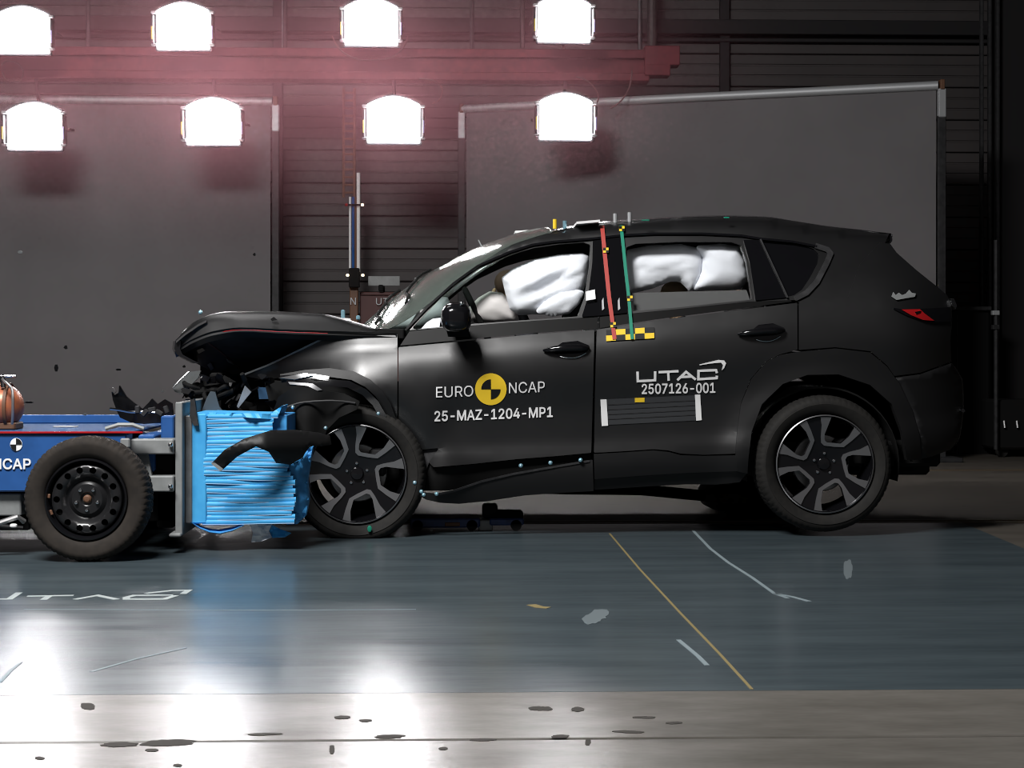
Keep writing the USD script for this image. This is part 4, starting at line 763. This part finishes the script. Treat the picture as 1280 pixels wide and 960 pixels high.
# ---- wheels
def wheel(name, c, R, tyre_prof, parent): pass
def rot_y(m, deg, c): 
    v, f = arr(m); R_ = rotm([0, 1, 0], deg); return (v - c) @ R_.T + c, f
def car_wheel(hub, label, spin, squash=None, R=.3655, rim=.260, inward=1):
    """hub: the wheel's outer face centre; the axle runs along +Y"""
    c = np.asarray(hub, float); w = xf('wheel', c, car, label=label)
    k = inward
    prof = [(rim + .004, .012), (rim + .012, .0), (rim + .03, -.012), (R - .055, -.020), (R - .045, -.0225), (R - .043, -.019), (R - .028, -.016), (R - .014, -.004), (R - .004, .018), (R, .045), (R, .075), (R - .007, .078), (R - .007, .084), (R, .087), (R, .125), (R - .007, .128), (R - .007, .134), (R, .137), (R, .17), (R - .012, .20), (R - .05, .222), (rim + .01, .21), (rim, .19), (rim - .004, .1)]
    def lug(th, r, a): return np.where((r > R - .016) & (r < R + .001), -.0035 * (np.sin(th * 68 + a * 25) > .72), 0)
    tv, tf = lathe(prof, 272, 'y', (0, 0, 0), True, lug)
    if squash:
        z = tv[:, 2]; low = np.clip((-z - (rim + .01)) / (R - rim), 0, 1); lim = -(R - squash); tv[:, 2] = np.where(z < lim, lim + (z - lim) * .04, z); tv[:, 1] -= .018 * low * (np.abs(tv[:, 0]) < .2)
    ob('tyre', (tv + c, tf), 'rubber', w, smooth=40)
    ob('rim', lathe([(rim + .002, -.006), (rim - .004, -.010), (rim - .009, -.004), (rim - .012, .03), (rim - .03, .10), (rim - .028, .2), (rim, .2), (rim + .004, .1), (rim + .004, .0)], 96, 'y', c), 'gloss_black', w, smooth=40)
    ob('rim_edge', lathe([(rim + .0025, -.0085), (rim - .003, -.0115), (rim - .0055, -.007), (rim, -.004)], 96, 'y', c), 'alloy', w, smooth=40, label='thin machined rim edge')
    ob('brake_disc', lathe([(.02, .11), (.15, .105), (.155, .112), (.155, .125), (.02, .13)], 48, 'y', c), 'steel', w)
    ob('brake_caliper', box(c[0] + .06, c[0] + .15, c[1] + .085, c[1] + .15, c[2] - .02, c[2] + .13, .015), 'trim_dark', w)
    # five cups: the polygons are in rim units, pointing down
    r = rim
    win = [(-.07, -.53), (.19, -.40), (.26, -.42), (.32, -.52), (.395, -.895), (.20, -.955), (0, -.965), (-.125, -.955), (-.13, -.75)]
    cup = [(-.155, -.50), (.0, -.41), (.20, -.315), (.28, -.33), (.36, -.44), (.47, -.64), (.60, -.785), (.47, -.87), (.30, -.94), (.0, -.985), (-.20, -.965), (-.29, -.94), (-.225, -.70)]
    W_ = smoothpoly(win, .03); C_ = smoothpoly(cup, .015).buffer(0); disc = Point(0, 0).buffer(.985, 64)
    face = disc
    for i in range(5): face = face.difference(affinity.rotate(W_, 72 * i, origin=(0, 0)))
    def dish(x, z, top): q_ = np.hypot(x, z); return top + .022 * np.clip(1 - q_, 0, 1) ** 1.2 * 1.4
    def emboss(poly, top, th, res):
        v2, t = tri_poly(poly, res); y = dish(v2[:, 0], v2[:, 1], top); a = np.stack([v2[:, 0] * r, y, v2[:, 1] * r], 1); b_ = a + [0, th, 0]; m_ = solid(v2, t, a, b_); return rot_y((m_[0] + c, m_[1]), spin, c)
    ob('wheel_face', emboss(face, .004, .03, .09), 'gloss_black', w, smooth=40, label='gloss black wheel face')
    for i in range(5):
        ring = affinity.rotate(C_.difference(W_), 72 * i, origin=(0, 0))
        ob('spoke', emboss(ring, -.003, .01, .06), 'alloy', w, smooth=40, label='machined grey twin spoke')
    ob('hub_cap', lathe([(.001, .012), (.03, .014), (.034, .02), (.034, .05), (.001, .05)], 32, 'y', c), 'gloss_black', w)
    for i in range(5):
        a_ = math.radians(72 * i + 20 + spin); ob('wheel_nut', lathe([(.001, .012), (.007, .013), (.010, .02), (.010, .05), (.001, .05)], 12, 'y', c + [.056 * math.cos(a_), 0.006, .056 * math.sin(a_)]), 'chrome', w)
    ob('axle_stub', lathe([(.001, .04), (.06, .04), (.06, .3), (.001, .3)], 20, 'y', c), 'black', w)
    return w
rwc, fwc = P(1031, 580, Y0), P(446, 592.5, Y0)
rw = car_wheel(rwc + [0, 0, 0], 'rear wheel with machined twin spokes and a round tyre', -4)
fw = car_wheel(fwc + [0, 0, 0], 'front wheel pushed back under the torn arch', 0, squash=.3655 - (fwc[2] - .0))
for c in (rwc, fwc):
    ob('wheel', mirror(cat(lathe([(.2, .0), (.27, -.012), (.34, -.02), (.3655, .04), (.3655, .18), (.33, .22), (.2, .2)], 64, 'y', c), lathe([(.001, .03), (.25, .01), (.25, .1), (.001, .1)], 40, 'y', c))), 'rubber', car, smooth=40, label='wheel on the far side')
ob('axle', cat(tube([rwc + [0, .2, 0], rwc + [0, 1.6, 0]], .05, 12), tube([fwc + [0, .2, 0], fwc + [0, 1.6, 0]], .04, 12)), 'black', car)
ob('tyre_chalk', moved(egg((0, 0, 0), (.012, .004, .018), 12, 1), t=fwc + P(462, 661, Y0) * 0 + (P(462, 661, 8.93) - fwc)), 'tape_green', car, label='green chalk mark on the front tyre')
print('rear wheel lift', rwc[2] - .3655, 'front', fwc[2])
# ================================================================== THE TROLLEY AND ITS BARRIER
TW = G(107, 703); TY = TW[1]; thub = P(107, 624.5, TY)
tr = xf('impact_trolley', (P(20, 600, 8.8)[0], 8.8, 0), label='blue impact trolley with a steel road wheel and a grey mounting plate', cat='trolley')
RT = thub[2]
def trolley_wheel(c, parent):
    c = np.asarray(c, float); w = xf('wheel', c, parent, label='road wheel with a black steel rim and dusty tyre')
    rim = .190; R = RT + .001
    prof = [(rim, .02), (rim + .012, .006), (rim + .03, -.006), (R - .04, -.012), (R - .024, -.008), (R - .012, .002), (R - .004, .02), (R, .04), (R, .06), (R - .006, .062), (R - .006, .068), (R, .07), (R, .10), (R - .006, .103), (R - .006, .109), (R, .112), (R - .004, .145), (R - .02, .165), (rim, .155), (rim - .004, .08)]
    lug = lambda th, r, a: np.where(r > R - .018, -.005 * (np.sin(th * 60 + a * 30) > .55), 0)
    ob('tyre', lathe(prof, 240, 'y', c, True, lug), 'rubber_dusty', w, smooth=40)
    ob('rim', lathe([(rim + .004, .012), (rim + .001, .002), (rim - .006, .0), (rim - .012, .01), (rim - .020, .04), (rim - .03, .06), (rim - .03, .15), (rim, .155), (rim + .002, .06)], 80, 'y', c), 'gloss_black', w, smooth=40)
    dp = [(.001, .045), (.028, .045), (.030, .035), (.034, .032), (.070, .032), (.080, .040), (.090, .048), (.100, .042), (.112, .022), (.128, .012), (.150, .013), (.162, .022), (.168, .05), (.168, .058), (.160, .032), (.148, .023), (.128, .022), (.114, .033), (.102, .052), (.090, .058), (.078, .050), (.001, .052)]
    v, f = lathe(dp, 96, 'y', (0, 0, 0), True); m = m3.Manifold(m3.Mesh(np.asarray(v, np.float32), np.asarray(trimesh.Trimesh(v, f).faces, np.uint32)))
    cut = []
    for i in range(14):
        a = 2 * math.pi * i / 14; cut.append(m3.Manifold.cylinder(.2, .0155, .0155, 20).rotate((90, 0, 0)).translate((.138 * math.cos(a), .12, .138 * math.sin(a))))
    try:
        m2 = m - m3.Manifold.batch_boolean(cut, m3.OpType.Add); dm = arr(m2) if m2.num_tri() > 100 else (v, f)
    except Exception: dm = (v, f)
    ob('wheel_disc', moved(dm, t=c), 'wheel_black', w, smooth=35, label='black steel wheel disc pierced by round holes')
    ob('drum', lathe([(.001, .07), (.16, .07), (.16, .12), (.001, .12)], 32, 'y', c), 'black', w)
    for i in range(5):
        a = 2 * math.pi * i / 5 + .95; ob('wheel_nut', lathe([(.001, .018), (.007, .019), (.0105, .026), (.0105, .04), (.001, .04)], 12, 'y', c + [.052 * math.cos(a), 0, .052 * math.sin(a)]), 'chrome', w)
    ob('hub_cap', lathe([(.001, .024), (.012, .025), (.019, .032), (.020, .046), (.001, .046)], 24, 'y', c), 'post_rust', w)
    for a, L in ((3.05, .02), (3.5, .026)): ob('balance_weight', moved(box(-.006, .006, .004, .016, -L / 2, L / 2, .003), rotm([0, 1, 0], -math.degrees(a)), c + [(rim - .018) * math.cos(a), 0.0, (rim - .018) * math.sin(a)]), 'post_rust', w)
trolley_wheel(thub, tr)
ob('wheel', mirror(cat(lathe([(.16, .02), (.20, .0), (RT - .04, -.012), (RT, .04), (RT, .12), (RT - .03, .16), (.16, .15)], 60, 'y', thub - [0, .0, 0] + [0, 2 * YM - 2 * 8.85, 0]), lathe([(.001, .05), (.17, .05), (.17, .1), (.001, .1)], 40, 'y', thub + [0, 2 * YM - 2 * 8.85, 0]))), 'rubber_dusty', tr, smooth=40, label='wheel on the far side')
ob('axle', tube([thub + [0, .1, 0], thub + [0, 1.65, 0]], .04, 12), 'black', tr)
YB = 8.22
bm_ = ob('side_beam', uvbox(-330, 158, 541, 616, YB, .16, .008), 'trolley_blue', tr, label='blue side beam')
ob('far_beam', uvbox(-330, 186, 541, 610, 9.35, .16, .008), 'trolley_blue', tr)
dz = P(0, 541, YB)[2]; xl, xr = P(-330, 541, YB)[0], P(205, 541, YB)[0]
ob('deck_plate', box(xl, P(160, 541, YB)[0], YB + .02, 9.49, dz - .012, dz, .003), 'deck_blue', tr)
ob('deck_edge', box(xl, xr - .1, YB - .012, YB + .012, dz - .004, dz + .006, .002), 'tail_red', tr); ob('deck_edge', box(xl, xr - .04, 9.30, 9.36, dz, dz + .045, .004), 'trolley_blue', tr)
ob('deck_rib', box(P(30, 541, YB)[0], P(62, 541, YB)[0], 8.8, 8.84, dz, dz + .006, .002), 'aluminium', tr)
for k in range(5): x = xl + .2 + k * .42; ob('cross_member', box(x, x + .08, YB + .16, 9.35, dz - .2, dz - .02, .006), 'trolley_blue', tr)
ob('fender_arc', tube([P(u, v, YB - .01) for u, v in ((132, 536), (148, 531), (166, 531), (180, 536))], .010, 8), 'grey_paint', tr)
# grey brackets between beam and plate
ob('bracket', uvbox(152, 217, 549, 568, 8.30, .14, .006), 'grey_paint', tr, label='grey upper bracket'); ob('bracket', uvbox(180, 217, 595, 615, 8.30, .14, .006), 'grey_paint', tr, label='grey lower bracket')
ob('bracket_foot', uvbox(150, 162, 548, 560, 8.21, .03), 'grey_paint', tr)
ob('bracket', uvbox(150, 217, 552, 568, 9.2, .14, .006), 'grey_paint', tr); ob('bracket', uvbox(150, 217, 595, 615, 9.2, .14, .006), 'grey_paint', tr)
ob('gusset', sheet([(172, 566), (184, 566), (190, 596), (190, 640), (182, 640), (182, 600)], flat(8.34), 0, .03, 8), 'grey_paint', tr); 
ob('upright', uvbox(201, 217, 520, 549, 8.45, .12), 'trolley_blue', tr, label='blue upright'); ob('upright', uvbox(196, 217, 616, 660, 8.5, .1), 'black', tr)
ob('bulkhead', cat(uvbox(186, 217, 568, 596, 8.42, .9), uvbox(186, 217, 615, 652, 8.5, .8)), 'black', tr)
for v in (556, 608): ob('bolt', moved(trimesh.creation.icosphere(2, .012), t=P(213, v, 8.285)), 'chrome', tr)
# mounting plate
pl0, pl1 = P(219, 670, 8.32), P(228, 503, 8.32)
ob('mounting_plate', box(pl0[0], pl1[0], 8.32, 9.46, pl0[2], pl1[2], .004), 'grey_paint', tr, label='tall grey mounting plate seen edge on')
pv = P(226, 503, 8.36); ob('plate_rim', box(pl1[0], pl1[0] + .035, 8.40, 9.40, P(0, 655, 8.4)[2], P(0, 520, 8.4)[2], .004), 'steel', tr)
ob('plate_foot', uvbox(211, 226, 667, 671.5, 8.28, .2), 'grey_paint', tr)
ob('plate_hook', sheet([(238, 500), (243, 498), (246, 520), (248, 532), (242, 532), (237, 520)], flat(8.38), 0, .03, 5), 'trim_dark', tr)
# lower chassis at the left
ob('battery_box', uvbox(-330, 26, 617, 646, 8.26, .5, .006), 'grey_paint', tr, label='grey box slung under the side beam')
ob('under_tray', uvbox(-330, 36, 648, 664, 8.34, .8, .006), 'black', tr)
ob('tie_rod', tube([P(-30, 664, 8.18), P(22, 646, 8.22), P(30, 652, 8.25)], .014, 8), 'steel', tr); ob('tie_rod', tube([P(-20, 656, 8.2), P(28, 660, 8.3)], .010, 8), 'trim_dark', tr)
ob('rod_end', egg(P(17, 657, 8.2), (.018, .015, .010), 12), 'white', tr)
for u in (-250,): ob('support_leg', uvbox(u, u + 14, 616, 690, 8.3, .1), 'trolley_blue', tr)
twh = xf('wheel', thub - [2.0, 0, 0], tr); ob('tyre', lathe([(.15, .02), (.2, .0), (RT - .03, -.012), (RT, .04), (RT, .12), (RT - .03, .16), (.15, .15)], 60, 'y', thub - [2.0, 0, 0]), 'rubber_dusty', twh, smooth=40)
# target and lettering on the beam
tg2 = ob('target_disc', sheet(ellipse(20.5, 555.5, 7.6, 8, 28), flat(YB), -.004, .003, 4), 'decal_white', tr, label='small white target with black quarters')
for a0 in (0, 180):
    th = np.radians(np.linspace(a0, a0 + 90, 8)); ob('black_quarter', sheet([(20.5, 555.5)] + [(20.5 + 7.2 * math.cos(t), 555.5 - 7.6 * math.sin(t)) for t in th], flat(YB), -.007, .003, 4), 'decal_black', tg2)
for t_, u, w_ in (('NCAP', -9, 48), ('EURO', -62, 50)): ob('lettering', text_on(t_, 12.5, u, 586, flat(YB), 0, w_, -.004, True), 'decal_white', tr, smooth=False, label='lettering')
# ---- the copper coloured tank
tk = xf('gas_tank', (P(0, 505, 8.62)[0], 8.62, dz), label='copper red gas tank strapped on the trolley at the left edge', cat='tank')
tc_ = P(0, 508, 8.62); r_ = .112; xe = P(29.5, 508, 8.62)[0]
prof = [(.001, xe - .5)] + [(r_ * .6, xe - .49), (r_, xe - .42), (r_, xe - .10)] + [(r_ * math.cos(a), xe - .10 + .10 * math.sin(a)) for a in np.linspace(.2, 1.5, 8)] + [(.001, xe)]
ob('tank_body', lathe(prof, 48, 'x', (0, tc_[1], tc_[2]), False), 'copper_tank', tk, smooth=50)
for dx in (.07, .15): ob('strap', lathe([(r_ + .001, xe - dx - .008), (r_ + .006, xe - dx - .008), (r_ + .006, xe - dx + .008), (r_ + .001, xe - dx + .008)], 40, 'x', (0, tc_[1], tc_[2])), 'post_rust', tk, smooth=40)
ob('valve', cat(tube([P(4, 484, 8.55), P(3, 470, 8.55)], .014, 10), tube([P(1, 470.5, 8.55), P(20, 470, 8.55)], .009, 8)), 'chrome', tk)
ob('valve_pipe', tube(spline([P(3, 474, 8.53), P(8, 479, 8.50), P(14, 484, 8.50), P(16, 500, 8.48), P(15, 530, 8.5)], 14), .007, 8), 'steel', tk)
ob('cradle', box(xe - .36, xe - .02, 8.54, 8.70, dz, dz + .035, .006), 'post_rust', tk)
# ---- debris resting on the deck
dbr = ob('bumper_fragment', sheet(smoothpoly([(139, 488), (143, 494), (148, 491), (149, 481), (157.5, 495), (167, 503), (178, 511), (186, 503), (190, 498), (197, 505), (206, 499), (215, 504), (217, 520), (202, 528), (180, 530), (163, 528), (150, 522), (146, 514), (141, 500)], .5),
        lambda u, v: P(u, v, 8.75 + .10 * np.sin((np.asarray(u, float) - 140) / 25)), 0, .02, 5), 'gloss_black', smooth=40, label='torn glossy black bumper fragment lying on the trolley behind the mounting plate', cat='car fragment')
ob('bright_edge', tube(spline([P(137, 511, 8.70), P(150, 512.5, 8.72), P(165, 515, 8.74), P(196, 515, 8.76)], 14), .008, 6), 'chrome', dbr)
ob('bright_tip', sheet([(136, 485), (140, 484), (145, 489), (143, 492)], flat(8.74), 0, .02, 3), 'chrome', dbr)
ob('clip_cluster', cat(*[moved(box(-.012, .012, -.012, .012, -.02, .02, .004), rotm([0, 1, 0], 40 * k), P(172 + 9 * k, 512 + 4 * (k % 2), 8.72)) for k in range(5)]), 'trim_dark', dbr, kind='stuff')
dp = [('small black shard flying above the trolley tank', 70, 460, 2.4, 5), ('thin dark sliver in the air beside the copper tank', 36, 503, 6, 1.3), ('small dark chip in the air above the trolley wheel', 148, 462, 3.5, 1.4), ('pale chip in the air over the blue trolley beam', 106, 518, 2, 1.6),
      ('small grey flake in the air high on the left backdrop', 25, 315, 3, 2.2), ('dark speck in the air near the left backdrop edge', 318, 318, 1.8, 2), ('dark curled chip in the air at the left backdrop middle', 82, 434, 2.2, 2.6), ('tiny dark chip in the air left of the bonnet nose', 230, 458, 1.8, 1.8), ('pale chip in the air beside the bent headlamp', 203, 489, 1.5, 1.5)]
for k, (lab, u, v, a, b_) in enumerate(dp):
    th = np.linspace(0, 2 * np.pi, 7)[:-1] + k; q = Polygon(np.stack([u + a * np.cos(th) * (1 + .3 * np.sin(3 * th)), v + b_ * np.sin(th)], 1))
    ob('flying_shard', sheet(q, lambda U, V, k=k, u=u: P(U, V, 8.9 + .03 * k + .006 * (np.asarray(U) - u)), 0, .012, 3), 'grey_paint' if 'pale' in lab or 'grey' in lab else 'black', label=lab, cat='flying debris')
# ---- crushed honeycomb barrier
ba = xf('crash_barrier', (P(310, 600, 8.7)[0], 8.9, 0), label='bright blue honeycomb crash barrier crushed against the front wheel', cat='barrier')
xA, xB = P(236, 600, 8.4)[0], P(258, 600, 8.4)[0]
zt, zb_ = P(0, 517.5, 8.42)[2], P(0, 655, 8.42)[2]
ob('rear_block', box(xA, xB, 8.405, 8.95, zb_, zt, .006), 'barrier_blue', ba, label='smooth rear block of the barrier')
ob('inner_block', box(xB - .01, P(360, 600, 8.5)[0], 8.45, 8.90, zb_ + .005, zt - .008, .004), 'barrier_dark', ba)
NR = 25; rb = np.random.default_rng(5)
for k in range(NR):
    v0 = 517.5 + (655 - 517.5) * k / NR; v1 = 517.5 + (655 - 517.5) * (k + 1) / NR
    # right end of each row: ragged, following the tear in the photo
    ue = np.interp(v0, [517, 545, 560, 600, 640, 655], [346, 338, 352, 368, 367, 366]) + rb.uniform(-2.5, 2.5)
    n = 16; us = np.linspace(254 + rb.uniform(-1, 1), ue, n); sag = 1.2 * math.sin(k * 1.7) * 0
    fr = []
    ph = rb.uniform(0, 6); am = rb.uniform(.001, .0035) * (1 + (k % 5 == 0))
    for u in us:
        w = am * math.sin(u / 17 + ph) + .006 * math.sin(u / 41 + k * .4) - .018 * np.clip((u - 330) / 40, 0, 1); bb = .8 * math.sin(u / 33 + k * .25)
        fr.append([P(u, v1 + bb + .6, 8.415 + w), P(u, v1 + bb - .9, 8.411 + w), P(u, (v0 + v1) / 2 + bb, 8.4095 + w), P(u, v0 + bb + .9, 8.411 + w), P(u, v0 + bb - .6, 8.415 + w)])
    ob('honeycomb_row', grid_solid(np.array(fr), (0, .1, 0)), 'barrier_blue', ba, smooth=60)
    ob('glue_line', tube([P(u, v1 + .8 * math.sin(u / 33 + k * .25), 8.413 + am * math.sin(u / 17 + ph) + .006 * math.sin(u / 41 + k * .4) - .018 * max(0, (u - 330) / 40)) for u in us], .0026, 5), 'barrier_glue', ba)
def crumple(u, v):
    u, v = np.asarray(u, float), np.asarray(v, float); s = meshkit.fbm(np.stack([u / 11, v / 16, u * 0], -1), 4, 3) - .5
    return P(u, v, 8.44 + .12 * np.clip((u - 362) / 26, 0, 1) + .10 * s)
ob('crumpled_face', sheet(smoothpoly([(360, 582), (376, 574), (386, 560), (391, 558), (388, 575), (384, 600), (386, 625), (382, 645), (372, 655), (358, 656), (361, 620)], 1), crumple, 0, .08, 3.5), 'barrier_dark', ba, smooth=30, label='crumpled front face of the barrier')
ob('top_fold', sheet(smoothpoly([(258, 520), (262, 515), (300, 516), (338, 517), (346, 512), (354, 506), (350, 516), (346, 524), (300, 521)], .6), lambda u, v: crumple(np.asarray(u), np.asarray(v)) - [0, .03, 0], 0, .3, 5), 'barrier_blue', ba, smooth=30)
ob('hanging_strip', grid_solid(np.stack([np.array([P(u, v, y) for u, v, y in ((238, 653, 8.40), (250, 661, 8.38), (262, 666, 8.37), (275, 667.5, 8.37), (290, 664, 8.38), (305, 657, 8.40))]), np.array([P(u, v, y) for u, v, y in ((238, 651, 8.50), (250, 658, 8.50), (262, 662, 8.5), (275, 663, 8.5), (290, 660, 8.5), (305, 655, 8.5))])], 1), (0, 0, .004)), 'barrier_dark', ba, smooth=60, label='blue sheet strip hanging under the barrier')
def rag(u, v): 
    u, v = np.asarray(u, float), np.asarray(v, float); return P(u, v, 8.46 + .12 * (meshkit.fbm(np.stack([u / 14, v / 9, u * 0], -1), 3, 9) - .5))
ob('torn_sheet', sheet(smoothpoly([(311, 654), (340, 655), (336, 664), (340, 672), (326, 677), (314, 678), (316, 666)], .6), rag, 0, .004, 3), 'cloth_white', ba, smooth=30, label='pale torn sheet hanging under the barrier')
ob('torn_sheet', sheet(smoothpoly([(338, 656), (350, 662), (364, 667), (356, 672), (340, 673), (336, 664)], .5), lambda u, v: rag(u, v) + [0, .02, 0], 0, .004, 3), 'barrier_blue', ba, smooth=30, label='blue torn sheet hanging under the barrier')
# ---- the towing dolly left on the rail under the car
YD = 9.42
dl = xf('tow_dolly', (P(585, 650, YD)[0], YD, 0), label='low blue tow dolly on the floor rail under the car', cat='dolly')
ob('dolly_frame', uvbox(513, 600, 648, 660, YD - .12, .26, .008), 'device_blue', dl); ob('dolly_frame', uvbox(612, 655, 648, 657, YD - .12, .26, .008), 'device_blue', dl)
ob('rail_shoe', uvbox(598, 616, 650, 664, YD - .10, .2, .006), 'grey_paint', dl)
ob('release_block', uvbox(603, 622, 631, 648, YD - .05, .12, .01), 'black', dl); ob('release_block', uvbox(616, 654, 639, 649, YD - .05, .12, .01), 'black', dl)
ob('hazard_strip', uvbox(556, 575, 653, 658, YD - .125, .01), 'post_rust', dl); ob('side_bolt', uvbox(537, 541, 661, 665, YD - .13, .02), 'aluminium', dl)
for u in (522, 590, 645): ob('roller', lathe([(.001, -.02), (.03, -.02), (.03, .02), (.001, .02)], 20, 'y', P(u, 660, YD - .10) * [1, 1, 0] + [0, 0, .032]), 'black', dl)
